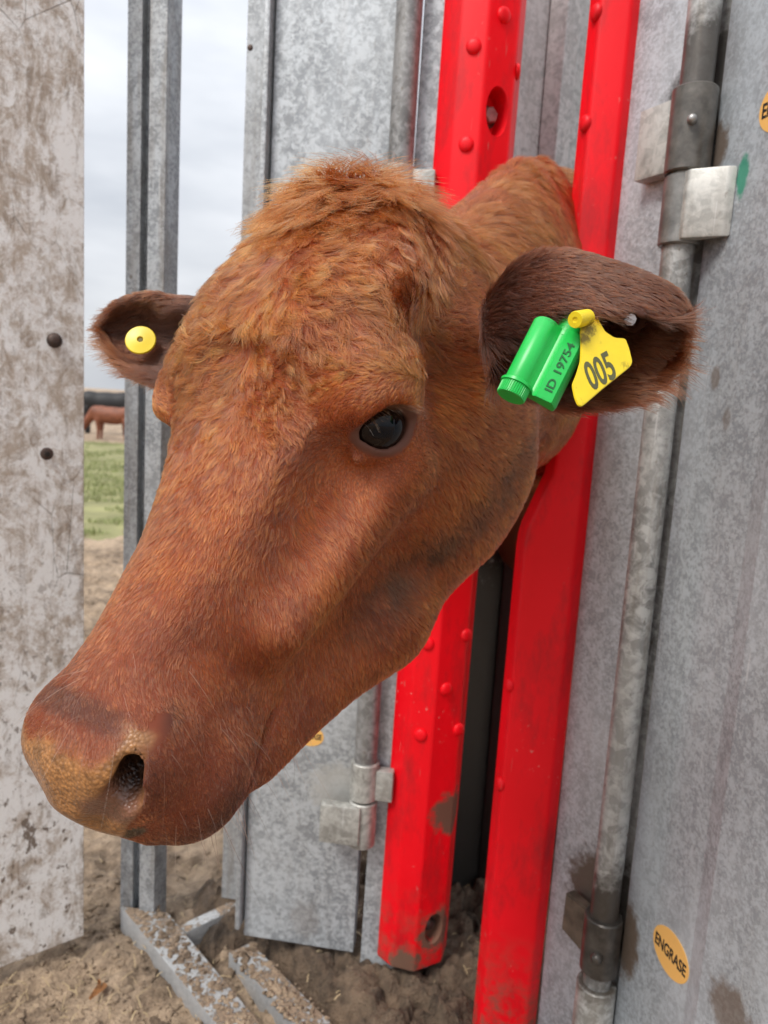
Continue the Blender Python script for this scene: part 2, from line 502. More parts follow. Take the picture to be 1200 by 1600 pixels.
mat_skin, nt, b = new_mat('cow_skin')
a = attr(nt, 'pig')
p = attr(nt, 'pad')
mr = nt.nodes.new('ShaderNodeMapRange'); mr.inputs['To Min'].default_value = .75; mr.inputs['To Max'].default_value = .36
nt.links.new(p.outputs['Fac'], mr.inputs['Value']); nt.links.new(mr.outputs['Result'], b.inputs['Roughness'])
vo = nt.nodes.new('ShaderNodeTexVoronoi'); vo.inputs['Scale'].default_value = 400
tc = nt.nodes.new('ShaderNodeTexCoord'); nt.links.new(tc.outputs['Object'], vo.inputs['Vector'])
no = nt.nodes.new('ShaderNodeTexNoise'); no.inputs['Scale'].default_value = 130; nt.links.new(tc.outputs['Object'], no.inputs['Vector'])
mu = nt.nodes.new('ShaderNodeMath'); mu.operation = 'ADD'; nt.links.new(vo.outputs['Distance'], mu.inputs[0]); nt.links.new(no.outputs['Fac'], mu.inputs[1])
cv = nt.nodes.new('ShaderNodeMapRange'); cv.inputs['From Min'].default_value = .25; cv.inputs['From Max'].default_value = .75; cv.inputs['To Max'].default_value = .45
nt.links.new(vo.outputs['Distance'], cv.inputs['Value'])
cf = nt.nodes.new('ShaderNodeMath'); cf.operation = 'MULTIPLY'; nt.links.new(cv.outputs['Result'], cf.inputs[0]); nt.links.new(p.outputs['Fac'], cf.inputs[1])
cm = nt.nodes.new('ShaderNodeMix'); cm.data_type = 'RGBA'; nt.links.new(cf.outputs[0], cm.inputs['Factor']); nt.links.new(a.outputs['Color'], cm.inputs['A']); cm.inputs['B'].default_value = (.10, .040, .015, 1)
nt.links.new(cm.outputs['Result'], b.inputs['Base Color'])
bp = nt.nodes.new('ShaderNodeBump'); bp.invert = True; bp.inputs['Distance'].default_value = .0008
nt.links.new(p.outputs['Fac'], bp.inputs['Strength']); nt.links.new(mu.outputs[0], bp.inputs['Height']); nt.links.new(bp.outputs['Normal'], b.inputs['Normal'])
mc = nt.nodes.new('ShaderNodeMath'); mc.operation = 'MULTIPLY'; mc.inputs[1].default_value = .16; nt.links.new(p.outputs['Fac'], mc.inputs[0]); nt.links.new(mc.outputs[0], b.inputs['Coat Weight']); b.inputs['Coat Roughness'].default_value = .12

def hair_material(name, rough=.33):
    m = bpy.data.materials.new(name); m.use_nodes = True
    nt = m.node_tree; nt.nodes.clear()
    out = nt.nodes.new('ShaderNodeOutputMaterial')
    h = nt.nodes.new('ShaderNodeBsdfHairPrincipled'); h.model = 'CHIANG'; h.parametrization = 'COLOR'
    a = attr(nt, 'pig'); nt.links.new(a.outputs['Color'], h.inputs['Color'])
    h.inputs['Roughness'].default_value = rough
    h.inputs['Radial Roughness'].default_value = .45
    h.inputs['Coat'].default_value = 0.0
    h.inputs['Random Roughness'].default_value = .2
    nt.links.new(h.outputs['BSDF'], out.inputs['Surface'])
    return m
mat_fur = hair_material('cow_fur')

# ------------------------------------------------------------------ the cow itself
cow = empty('cow', (.30, 1.45, 0))
tag(cow, 'red-brown cow with its head stuck out between the two red bars', 'cow')
def torso_sdf(P):
    ax = np.array([.47, .883, 0]); sdv_ = np.array([.883, -.47, 0]); o = np.array([.34, 1.50, 0])
    q = P - o; T = np.stack([q @ ax, np.abs(q @ sdv_), q[:, 2]], 1).astype(np.float32)
    d = ell(T, (.30, 0, 1.12), (.42, .27, .42)); d = smin(d, ell(T, (.85, 0, 1.05), (.75, .33, .42)), .15)
    d = smin(d, ell(T, (1.45, 0, 1.15), (.40, .28, .34)), .15); d = smin(d, ell(T, (0, 0, 1.25), (.25, .16, .27)), .1)
    for x in (.25, 1.5):
        d = smin(d, cap(T, (x, .16, .85), (x, .14, .42), .13, .07), .08); d = smin(d, cap(T, (x, .14, .42), (x, .14, .03), .06, .05), .03)
    return d.astype(np.float32)
TV, TF = surface_nets(torso_sdf, (-.1, 1.2, -.04), (1.6, 3.4, 1.7), .03)
body = link_mesh('body', np.concatenate([COW_V, TV]), np.concatenate([COW_F, TF + len(COW_V)]), mat_skin, cow, True)
set_col(body.data, 'pig', np.concatenate([_skin, np.tile(np.array([[.15, .045, .015]]), (len(TV), 1))])); set_float(body.data, 'pad', np.concatenate([CM['pad'], np.zeros(len(TV))]))

def make_curves(name, pos, rad, col, mat, parent):
    """pos (n, k, 3), rad (n, k), col (n, k, 3)"""
    n, k = pos.shape[:2]
    cu = bpy.data.hair_curves.new(name)
    cu.add_curves([k] * n)
    cu.attributes['position'].data.foreach_set('vector', pos.astype(np.float32).ravel())
    ra = cu.attributes.get('radius') or cu.attributes.new('radius', 'FLOAT', 'POINT')
    ra.data.foreach_set('value', rad.astype(np.float32).ravel())
    ca = cu.attributes.new('pig', 'FLOAT_COLOR', 'POINT')
    ca.data.foreach_set('color', np.concatenate([col, np.ones((n, k, 1))], 2).astype(np.float32).ravel())
    cu.materials.append(mat)
    o = bpy.data.objects.new(name, cu); COL.objects.link(o)
    o.parent = parent; o.matrix_parent_inverse = parent.matrix_basis.inverted()
    return o

def tangent(D, N):
    D = D - (D * N).sum(1)[:, None] * N
    return D / (np.linalg.norm(D, axis=1)[:, None] + 1e-9)

EAR_AX = []
for rows in (EAR_NEAR, EAR_FAR):
    G = np.array(rows); d = G[-1].mean(0) - G[0].mean(0); EAR_AX.append((G.reshape(-1, 3).mean(0), d / np.linalg.norm(d)))

def flow(L, P, N, m):
    """direction in which the hair lies (world, tangent)"""
    u, v, s = L[:, 0], L[:, 1], L[:, 2]; sg = np.tanh((u + .004 * vnoise(L, 30, 77)) / .010); au = np.abs(u)
    top = smoothstep(-.075, -.035, v)                       # dorsal side of the face
    D = np.zeros_like(L)
    # whorl between the eyes: hair runs away from it
    wu, ws = au, s - .205
    nose = smoothstep(.19, .24, s)
    D_fore = np.stack([sg * (.30 + 7 * au), np.zeros_like(u), .32 + .5 * smoothstep(.14, -.02, s)], 1)
    D_nose = np.stack([sg * .25 * smoothstep(.0, .05, au), -.35 * (1 - top), np.ones_like(u)], 1)
    D_cheek = np.stack([sg * .1, -1.0 * np.ones_like(u), .15 + 1.1 * smoothstep(.22, .36, s) - .8 * smoothstep(.16, .05, s)], 1)
    D_top = D_fore * (1 - nose)[:, None] + D_nose * nose[:, None]
    D = D_top * top[:, None] + D_cheek * (1 - top)[:, None]
    mz = smoothstep(.36, .41, s)
    D_mz = np.stack([sg * .5, -.7 * np.ones_like(u), .7 * np.ones_like(u)], 1)
    D = D * (1 - mz)[:, None] + D_mz * mz[:, None]
    # round the eye
    e = np.stack([au, v, s], 1) - EYE_C; r = np.linalg.norm(e, axis=1)
    w = smoothstep(.060, .034, r)[:, None]
    e[:, 0] *= sg
    D = D * (1 - w) + (e / (r[:, None] + 1e-9) + np.array([0, -.2, -.3])) * w
    W = D @ HB.T
    # neck: back along the body and a little down
    nk = smoothstep(-.005, -.055, s)[:, None]
    nd = np.array([.45, .75, -.55])
    W = W * (1 - nk) + nd * nk
    for c, ax in EAR_AX:
        k = (m['ear'] * (np.linalg.norm(P - c, axis=1) < .17))[:, None]
        W = W * (1 - k) + (ax + np.array([0, 0, -.35])) * k
    return tangent(W, N)

def grow_fur(n_hair, K=5):
    # roots
    cen = COW_V[COW_F].mean(1); fn = COW_N[COW_F].mean(1)
    vis = ((CC - cen) * fn).sum(1) / np.linalg.norm(CC - cen, axis=1)
    w = COW_FA * np.where(vis > -.25, 1.0, .22)
    w *= np.where(cen[:, 1] > 1.30, .12, 1) * np.where((cen[:, 1] > .95) & (cen[:, 2] < 1.05), .4, 1)
    w *= 1 + .9 * smoothstep(.50, .38, cen[:, 1])
    eL = to_local(cen); eL[:, 0] = np.abs(eL[:, 0]); w *= 1 + 1.8 * smoothstep(.060, .035, np.linalg.norm(eL - EYE_C, axis=1))
    cdf = np.cumsum(w); f = np.searchsorted(cdf, rng.random(n_hair) * cdf[-1])
    b1, b2 = rng.random(n_hair), rng.random(n_hair)
    Q = COW_F[f]
    def bil(A): return ((A[Q[:, 0]] * (1 - b1)[:, None] + A[Q[:, 1]] * b1[:, None]) * (1 - b2)[:, None] + (A[Q[:, 3]] * (1 - b1)[:, None] + A[Q[:, 2]] * b1[:, None]) * b2[:, None])
    P = bil(COW_V); N = bil(COW_N); N /= np.linalg.norm(N, axis=1)[:, None]
    one = {k: bil(np.stack([CM[k]], 1))[:, 0] for k in ('pad', 'lid', 'ear', 'eart', 'earw')}
    inner = bil(CIN[:, None])[:, 0]
    L = to_local(P); L = L
    m = dict(one); m.update(u=np.abs(L[:, 0]), v=L[:, 1], s=L[:, 2])
    keep = (m['pad'] < .45 + .2 * rng.random(len(P))) & (m['lid'] < .35)
    # nothing inside the nostril or the eye socket
    e = np.stack([m['u'], m['v'], m['s']], 1)
    keep &= np.linalg.norm((e - np.array([.048, -.051, .42])) / np.array([.0105, .013, .028]), axis=1) > 1
    keep &= np.linalg.norm(e - EYE_C, axis=1) > EYE_R * 1.10
    hv = at(985, 499, .56) - CC; hv = hv / np.linalg.norm(hv); hq = P - CC; hq = hq - (hq @ hv)[:, None] * hv
    keep &= ~((np.linalg.norm(hq, axis=1) < .0095) & (m['ear'] > .3))
    P, N, L, inner = P[keep], N[keep], L[keep], inner[keep]
    m = {k: x[keep] for k, x in m.items()}
    n = len(P); u, v, s = m['u'], m['v'], m['s']
    # length (metres)
    top = smoothstep(-.09, -.04, v)
    ln = np.full(n, .0085)
    ln += .0125 * smoothstep(.25, .14, s) * top
    ln += .004 * smoothstep(.26, .10, s) * (1 - top)
    ln -= .0035 * smoothstep(.27, .38, s)
    ln -= .0020 * smoothstep(.39, .42, s)
    nk = smoothstep(-.005, -.05, s); ln += .014 * nk
    tuft = smoothstep(.075, .03, s + .15 * u) * smoothstep(-.06, -.03, s) * smoothstep(.060, .030, u) * smoothstep(-.045, -.015, v)
    ln += .024 * tuft
    e = np.stack([u, v, s], 1) - EYE_C; r = np.linalg.norm(e, axis=1)
    ln *= 1 - .80 * smoothstep(.064, .036, r)
    ln = ln * (1 - m['ear']) + (.009 + .005 * smoothstep(.5, 1, m['eart']) + .012 * smoothstep(.4, .1, m['eart'])) * m['ear']
    ln += inner * (.004 + .012 * smoothstep(.45, .15, m['eart']))
    ln += m['ear'] * (.012 * smoothstep(.78, 1.0, m['earw']) + .004 * smoothstep(-.78, -1.0, m['earw'])) * smoothstep(.1, .35, m['eart'])
    # guides
    ng = n // 6
    gi = rng.choice(n, ng, replace=False)
    kd = KDTree(ng)
    for i, k in enumerate(gi): kd.insert(P[k], i)
    kd.balance()
    own = np.fromiter((kd.find(p)[1] for p in P), int, n); g = gi[own]
    ng2 = n // 75
    gi2 = rng.choice(n, ng2, replace=False); kd2 = KDTree(ng2)
    for i, k in enumerate(gi2): kd2.insert(P[k], i)
    kd2.balance()
    g2 = gi2[np.fromiter((kd2.find(P[k])[1] for k in gi), int, ng)][own]
    D = flow(L, P, N, m)
    # swirling of the lie
    curly = smoothstep(.30, .16, s) * top * (1 - nk) * (1 - m['ear']) * smoothstep(.040, .062, r)
    ang = (.30 * vnoise(L, 14, 41) + .22 * vnoise(L, 45, 42)) * (.28 + .95 * curly) + .25 * nk * vnoise(L, 25, 43)
    gang = (.09 + .10 * curly + .12 * nk) * rng.normal(size=n)          # per-lock
    gang2 = (.03 + .20 * curly + .22 * nk) * rng.normal(size=n)
    ang = ang + gang[g] + gang2[g2] + rng.normal(size=n) * .08
    Bt = np.cross(N, D)
    D = D * np.cos(ang)[:, None] + Bt * np.sin(ang)[:, None]
    Bt = np.cross(N, D)
    ln = ln * (.72 + .4 * rng.random(n)) * (1 + .18 * rng.normal(size=n).clip(-1, 1)[g] * (.3 + curly))
    t = np.linspace(0, 1, K)[None, :]
    lift0 = (.19 + .09 * rng.random(n) - .05 * curly + .12 * nk + .20 * tuft + .10 * inner)[:, None] * (1 + .5 * np.clip(rng.normal(size=n), -1, 1)[g2] * (.3 + curly))[:, None]
    up = lift0 * (t - .42 * t ** 2) * (1 - .25 * nk[:, None])
    fw = t * (1 - .12 * t)
    cu_ = curly[:, None] > .35
    ph = np.where(cu_, rng.uniform(0, 6.28, n)[g2][:, None] + rng.normal(size=n)[g][:, None] * .35, rng.uniform(0, 6.28, n)[g][:, None]); fr = (rng.uniform(.8, 1.3, n))[g2][:, None]
    wav = (.03 + .11 * curly + .08 * tuft)[:, None] * (np.sin(fr * 5.5 * t + ph) - np.sin(ph)) * (t ** .8)
    l = ln[:, None]
    pos = P[:, None, :] + (l * fw)[..., None] * D[:, None, :] + (l * up)[..., None] * N[:, None, :] + (l * wav)[..., None] * Bt[:, None, :]
    cl = (.55 + .20 * rng.random(n) + .15 * curly) * (1 - .3 * smoothstep(.27, .36, s)) * (1 - .3 * m['ear'])
    off = P[g] - P
    off -= (off * N).sum(1)[:, None] * N * .5
    pos += (cl[:, None] * t ** 1.3)[..., None] * off[:, None, :]
    off2 = P[g2] - P[g]; off2 -= (off2 * N).sum(1)[:, None] * N
    pos += ((.42 * curly + .35 * nk + .12)[:, None] * t ** 1.6)[..., None] * off2[:, None, :]
    rad = (.00015 + .00005 * rng.random(n))[:, None] * (1 - .75 * t ** 1.5) * (1 + .2 * curly)[:, None]
    col = pigment(L, P, m, inner)
    vib = np.exp(rng.normal(size=n) * .22 + rng.normal(size=n)[g] * (.27 + .10 * curly) + rng.normal(size=n)[g2] * .15 - .06)
    col = col * vib[:, None]
    pale = rng.random(n) < .02
    col[pale] = col[pale] * .6 + np.array([.40, .20, .10]) * .4
    cc = col[:, None, :] * (.42 + .85 * t)[..., None]  # roots darkened towards the skin: coat self-shadow put into the hair colour
    return pos, rad, np.clip(cc, 0, .85)

N_HAIR = globals().get('N_HAIR', 620000)
fp, fr_, fc = grow_fur(N_HAIR)
def whiskers():
    K = 7; t = np.linspace(0, 1, K)[:, None]; P_, R_, C_ = [], [], []
    c = np.nonzero((CM['s'] > .36) & (CM['s'] < .45) & (CM['v'] < -.085) & (CM['pad'] < .2))[0]
    c2 = np.nonzero((CM['s'] > .36) & (CM['s'] < .43) & (CM['v'] > -.06) & (CM['pad'] < .2))[0]
    for i in list(rng.choice(c, 150)) + list(rng.choice(c2, 40)):
        n = COW_N[i]; d = n * rng.uniform(.5, .9) + HB @ np.array([rng.normal() * .3, -.5, .5]); d /= np.linalg.norm(d)
        l = rng.uniform(.015, .055) if rng.random() < .6 else rng.uniform(.008, .02)
        P_.append(COW_V[i] + t * l * d + t ** 2 * l * np.array([rng.normal() * .12, rng.normal() * .12, -.25])); R_.append((.00011 * (1 - .85 * t))[:, 0])
        C_.append(np.repeat((np.array([.50, .36, .24]) if rng.random() < .6 else np.array([.05, .025, .015]))[None], K, 0))
    return np.array(P_), np.array(R_), np.array(C_)
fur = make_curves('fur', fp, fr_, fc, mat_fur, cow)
make_curves('whiskers', *whiskers(), mat_fur, cow)
SC.cycles_curves.shape = 'RIBBONS'
SC.cycles_curves.subdivisions = 2
# eyes
mat_eye, nt, b = new_mat('cow_eye')
tc = nt.nodes.new('ShaderNodeTexCoord')
sx = nt.nodes.new('ShaderNodeSeparateXYZ'); nt.links.new(tc.outputs['Object'], sx.inputs['Vector'])
def mth(op, a_, b_=None):
    n = nt.nodes.new('ShaderNodeMath'); n.operation = op
    for i, x in enumerate((a_, b_)):
        if x is None: continue
        if isinstance(x, (int, float)): n.inputs[i].default_value = x
        else: nt.links.new(x, n.inputs[i])
    return n.outputs[0]
rr = mth('SQRT', mth('ADD', mth('POWER', sx.outputs['X'], 2.0), mth('POWER', sx.outputs['Y'], 2.0)))
pp = mth('SQRT', mth('ADD', mth('POWER', mth('MULTIPLY', sx.outputs['X'], .62), 2.0), mth('POWER', mth('MULTIPLY', sx.outputs['Y'], 1.45), 2.0)))
ri = nt.nodes.new('ShaderNodeValToRGB'); nt.links.new(mth('DIVIDE', rr, EYE_R * HS), ri.inputs['Fac'])
e = ri.color_ramp.elements
e[0].position = .0; e[0].color = (.010, .005, .003, 1)
e[1].position = 1.0; e[1].color = (.16, .09, .065, 1)
for pos_, c_ in ((.60, (.012, .0055, .0035, 1)), (.76, (.008, .004, .003, 1)), (.84, (.006, .004, .004, 1)), (.90, (.09, .035, .020, 1)), (.95, (.14, .08, .055, 1))):
    x = e.new(pos_); x.color = c_
pm = nt.nodes.new('ShaderNodeMapRange'); pm.inputs['From Min'].default_value = .0068 * HS; pm.inputs['From Max'].default_value = .0090 * HS
nt.links.new(pp, pm.inputs['Value'])
mx = nt.nodes.new('ShaderNodeMix'); mx.data_type = 'RGBA'; nt.links.new(pm.outputs['Result'], mx.inputs['Factor'])
mx.inputs['A'].default_value = (.0015, .0025, .006, 1); nt.links.new(ri.outputs['Color'], mx.inputs['B'])
nt.links.new(mx.outputs['Result'], b.inputs['Base Color'])
b.inputs['Roughness'].default_value = .04; b.inputs['IOR'].default_value = 1.42
b.inputs['IOR'].default_value = 1.31; b.inputs['Roughness'].default_value = .02

def eyeball(sg):
    bm = bmesh.new(); bmesh.ops.create_uvsphere(bm, u_segments=48, v_segments=32, radius=EYE_R * HS)
    for v_ in bm.verts:                                       # corneal bulge
        r_ = math.hypot(v_.co.x, v_.co.y) / (EYE_R * HS)
        if v_.co.z > 0 and r_ < .8: v_.co.z += .0022 * (1 - (r_ / .8) ** 2)
    me = bpy.data.meshes.new('eyeball'); bm.to_mesh(me); bm.free(); me.shade_smooth(); me.materials.append(mat_eye)
    o = bpy.data.objects.new('eyeball', me); COL.objects.link(o)
    M3 = EYE_ROT.astype(float).copy(); c = EYE_C.copy()
    if sg < 0: M3[0] *= -1; M3[:, 1] *= -1; c[0] *= -1
    W = HB @ M3
    mm = Matrix.Identity(4)
    for i in range(3):
        for j in range(3): mm[i][j] = W[i][j]
        mm[i][3] = to_world(c)[i]
    o.parent = cow; o.matrix_parent_inverse = cow.matrix_basis.inverted(); o.matrix_basis = mm
    return o
eyes = [eyeball(1), eyeball(-1)]

# eyelashes: a fringe on the upper lid, a few on the lower
def lashes(sg, n=130):
    K = 7; t = np.linspace(0, 1, K)
    P_, R_, C_ = [], [], []
    for i in range(n):
        a = rng.uniform(-1, 1)
        x = .0185 * a; y = -(.0162 * math.sqrt(max(0, 1 - .72 * a * a)) + rng.normal() * .0008)
        z = math.sqrt(max(1e-8, (EYE_R + .0045) ** 2 - x * x - y * y))
        base = np.array([x, y, z])
        dr = np.array([-.35 + .30 * a + rng.normal() * .18, -.10 + rng.normal() * .18, 1.0]); dr /= np.linalg.norm(dr)
        l = rng.uniform(.006, .015)
        loc = base + np.outer(t * l, dr) + np.outer(-t ** 2 * l * (.45 + .25 * rng.random()), np.array([.25 - .4 * a, -.75, 0]))
        loc = loc @ EYE_ROT.T.astype(float) + EYE_C
        loc[:, 0] *= sg
        P_.append(to_world(loc)); R_.append(.00016 * (1 - .8 * t))
        c = np.array([.22, .08, .03]) * rng.uniform(.6, 1.3) if rng.random() < .92 else np.array([.5, .40, .33])
        C_.append(np.repeat(c[None], K, 0))
    return np.array(P_), np.array(R_), np.array(C_)
for sg, eo in ((1, eyes[0]), (-1, eyes[1])):
    p_, r_, c_ = lashes(sg)
    lo = make_curves('eyelashes', p_, r_, c_, mat_fur, cow)
# ------------------------------------------------------------------ setting: materials
def upright(px, py, Y):
    """plan position (x, y) of a plumb edge seen at a place, standing Y metres ahead"""
    r = CA.T @ np.array([(px - 600) / FPX, (py - 800) / FPX, 1.0])
    p = CC + r * (Y / r[1]); return np.array([p[0], p[1]])
def on_floor(px, py, h=0.0):
    r = CA.T @ np.array([(px - 600) / FPX, (py - 800) / FPX, 1.0])
    return CC + r * ((h - CC[2]) / r[2])
def on_wall(px, py, p0, dirxy):
    """where a line of sight meets the plumb wall through p0 along dirxy"""
    r = CA.T @ np.array([(px - 600) / FPX, (py - 800) / FPX, 1.0])
    n = np.array([dirxy[1], -dirxy[0], 0.0]); n /= np.linalg.norm(n)
    q = np.array([p0[0], p0[1], 0.0]) - CC
    return CC + r * ((q @ n) / (r @ n))

class NT:
    """small helper for writing node trees"""
    def __init__(s, name):
        s.m, s.nt, s.b = new_mat(name); s.N, s.K = s.nt.nodes, s.nt.links
        s.tc = s.N.new('ShaderNodeTexCoord')
        s.obj = s.tc.outputs['Object']
    def put(s, sock, x):
        if isinstance(x, (int, float)): sock.default_value = x
        elif isinstance(x, tuple): sock.default_value = x
        else: s.K.new(x, sock)
    def map(s, scale, loc=(0, 0, 0), vec=None):
        n = s.N.new('ShaderNodeMapping'); n.inputs['Scale'].default_value = scale; n.inputs['Location'].default_value = loc
        s.K.new(vec or s.obj, n.inputs['Vector']); return n.outputs['Vector']
    def noise(s, scale, detail=4, rough=.55, vec=None, dist=0):
        n = s.N.new('ShaderNodeTexNoise'); n.inputs['Scale'].default_value = scale; n.inputs['Detail'].default_value = detail
        n.inputs['Roughness'].default_value = rough; n.inputs['Distortion'].default_value = dist
        s.K.new(vec or s.obj, n.inputs['Vector']); return n.outputs['Fac']
    def voro(s, scale, out='Distance', vec=None, feat='F1'):
        n = s.N.new('ShaderNodeTexVoronoi'); n.feature = feat; n.inputs['Scale'].default_value = scale
        s.K.new(vec or s.obj, n.inputs['Vector']); return n.outputs[out]
    def ramp(s, fac, *st):
        n = s.N.new('ShaderNodeValToRGB'); e = n.color_ramp.elements
        while len(e) < len(st): e.new(.5)
        for i, (p, c) in enumerate(st):
            e[i].position = p; e[i].color = (c, c, c, 1) if isinstance(c, (int, float)) else (*c, 1)
        s.put(n.inputs['Fac'], fac); return n.outputs['Color']
    def mix(s, f, a, c, mode='MIX'):
        n = s.N.new('ShaderNodeMix'); n.data_type = 'RGBA'; n.blend_type = mode
        s.put(n.inputs['Factor'], f)
        for k, x in (('A', a), ('B', c)):
            if isinstance(x, tuple) and len(x) == 3: x = (*x, 1)
            s.put(n.inputs[k], x)
        return n.outputs['Result']
    def math(s, op, a, c=0.0, clamp=False):
        n = s.N.new('ShaderNodeMath'); n.operation = op; n.use_clamp = clamp
        s.put(n.inputs[0], a); s.put(n.inputs[1], c); return n.outputs[0]
    def near(s, p, r, soft=.6, stretch=(1, 1, 1)):
        """1 near a place, fading out over a radius"""
        v = s.map(stretch, tuple(-p[i] * stretch[i] for i in range(3)))
        n = s.N.new('ShaderNodeVectorMath'); n.operation = 'LENGTH'; s.K.new(v, n.inputs[0])
        k = s.N.new('ShaderNodeMapRange'); k.inputs['From Min'].default_value = r; k.inputs['From Max'].default_value = r * (1 - soft)
        s.K.new(n.outputs['Value'], k.inputs['Value']); return k.outputs['Result']
    def bump(s, h, dist, strength=1.0):
        n = s.N.new('ShaderNodeBump'); n.inputs['Distance'].default_value = dist; n.inputs['Strength'].default_value = strength
        s.put(n.inputs['Height'], h); s.K.new(n.outputs['Normal'], s.b.inputs['Normal'])
    def done(s, col, rough, metal=0.0):
        s.put(s.b.inputs['Base Color'], col if not (isinstance(col, tuple) and len(col) == 3) else (*col, 1))
        s.put(s.b.inputs['Roughness'], rough); s.put(s.b.inputs['Metallic'], metal); return s.m

def steel(name, tint=(.47, .49, .51), dark=(.30, .31, .33), dirt=.35, stains_and_shade=(), spangle=120, metal=.38):
    t = NT(name)
    a = t.noise(spangle, 6, .72, dist=.9)
    a2 = t.noise(spangle * .28, 5, .68, t.map((1, 1, .8), (7, 3, 1)), dist=.5)
    g = t.N.new('ShaderNodeSeparateColor'); t.K.new(t.voro(spangle * 1.6, 'Color'), g.inputs['Color'])
    f = t.math('ADD', t.math('MULTIPLY', g.outputs['Red'], .10), t.math('ADD', t.math('MULTIPLY', a, .55), t.math('MULTIPLY', a2, .40)))
    col = t.mix(t.ramp(f, (.46, 0.0), (.585, 1.0)), tuple(x * .84 for x in dark), tint)
    gm = t.ramp(t.noise(9, 7, .72, t.map((1, 1, .6), (1, 4, 2)), dist=.5), (.50, 0.0), (.68, 1.0))
    col = t.mix(t.math('MULTIPLY', gm, .55 * dirt + .10), col, (.24, .23, .215))
    cl = t.noise(5.5, 5, .62, t.map((1, 1, .5)))
    col = t.mix(t.math('MULTIPLY', t.ramp(cl, (.44, 0.0), (.70, 1.0)), .55), col, tuple(min(.72, x * 1.25) for x in tint))
    st = t.noise(30, 5, .65, t.map((1.4, 1.4, .10)))
    d1 = t.math('MULTIPLY', t.ramp(st, (.50, 0.0), (.74, 1.0)), dirt)
    col = t.mix(d1, col, (.21, .18, .15))
    sc_ = t.ramp(t.noise(150, 2, .5, t.map((1.6, 1.6, .06), (2, 0, 0))), (.69, 0.0), (.73, 1.0))
    col = t.mix(t.math('MULTIPLY', sc_, .35), col, (.70, .70, .70))
    fl = t.ramp(t.noise(95, 4, .62, t.map((1, 1, .6))), (.66, 0.0), (.71, 1.0))
    col = t.mix(t.math('MULTIPLY', fl, .75 * dirt + .10), col, (.13, .095, .065))
    rough = t.math('ADD', .36, t.math('MULTIPLY', a, .28))
    wet = None
    for p, r, k, c, stt in stains_and_shade:
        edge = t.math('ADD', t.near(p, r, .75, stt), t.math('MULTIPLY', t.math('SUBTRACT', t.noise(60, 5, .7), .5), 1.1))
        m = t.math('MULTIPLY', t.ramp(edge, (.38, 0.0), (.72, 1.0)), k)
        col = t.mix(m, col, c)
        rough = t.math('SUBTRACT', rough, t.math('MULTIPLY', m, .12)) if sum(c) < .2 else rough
    t.bump(t.math('ADD', a, t.math('MULTIPLY', st, .6)), .0009, .4)
    t.put(t.b.inputs['Specular IOR Level'], .5)
    return t.done(col, rough, metal)

def paint_red(name, z_mud=.25, scuffs=()):
    t = NT(name)
    n = t.noise(9, 4, .5)
    col = t.mix(t.ramp(n, (.3, 0.0), (.75, 1.0)), (.80, .0010, .008), (.88, .0025, .012))
    spk = t.ramp(t.noise(130, 3, .55), (.66, 0.0), (.69, 1.0))
    band = t.ramp(t.noise(7, 3, .6, t.map((1, 1, .6), (3, 1, 0))), (.52, 0.0), (.66, 1.0))
    col = t.mix(t.math('MULTIPLY', t.math('MULTIPLY', spk, band), .55), col, (.55, .38, .33))
    sm = t.ramp(t.noise(13, 6, .68, t.map((1.5, 1.5, .5))), (.48, 0.0), (.70, .75))
    col = t.mix(sm, col, (.40, .012, .016))
    scr = t.math('MULTIPLY', t.ramp(t.noise(140, 2, .5, t.map((1.5, 1.5, .10))), (.70, 0.0), (.73, 1.0)), t.ramp(t.noise(5, 2, .5), (.5, 0.0), (.6, .6)))
    col = t.mix(scr, col, (.50, .20, .17))
    sp = t.N.new('ShaderNodeSeparateXYZ'); t.K.new(t.obj, sp.inputs['Vector'])
    k = t.N.new('ShaderNodeMapRange'); k.inputs['From Min'].default_value = z_mud + .16; k.inputs['From Max'].default_value = z_mud - .06
    t.K.new(sp.outputs['Z'], k.inputs['Value'])
    mud = t.math('MULTIPLY', k.outputs['Result'], t.ramp(t.noise(34, 5, .65), (.42, 0.0), (.66, 1.0)))
    for p, r in scuffs:
        e = t.math('ADD', t.near(p, r, .8), t.math('MULTIPLY', t.math('SUBTRACT', t.noise(45, 5, .7), .5), 1.3))
        mud = t.math('MAXIMUM', mud, t.ramp(e, (.35, 0.0), (.65, .95)))
    col = t.mix(mud, col, (.13, .088, .058))
    t.bump(t.noise(60, 4, .6), .0006, .25)
    t.b.inputs['Specular IOR Level'].default_value = .28
    return t.done(col, t.math('ADD', .46, t.math('MULTIPLY', mud, .4)))

def plain(name, col, rough=.5, metal=0.0, nscale=40, var=.25, bump=.0):
    t = NT(name)
    n = t.noise(nscale, 4, .6)
    c = t.mix(t.ramp(n, (.3, 0.0), (.7, 1.0)), tuple(x * (1 - var) for x in col), tuple(min(1, x * (1 + var)) for x in col))
    if bump: t.bump(n, bump, .5)
    return t.done(c, rough, metal)

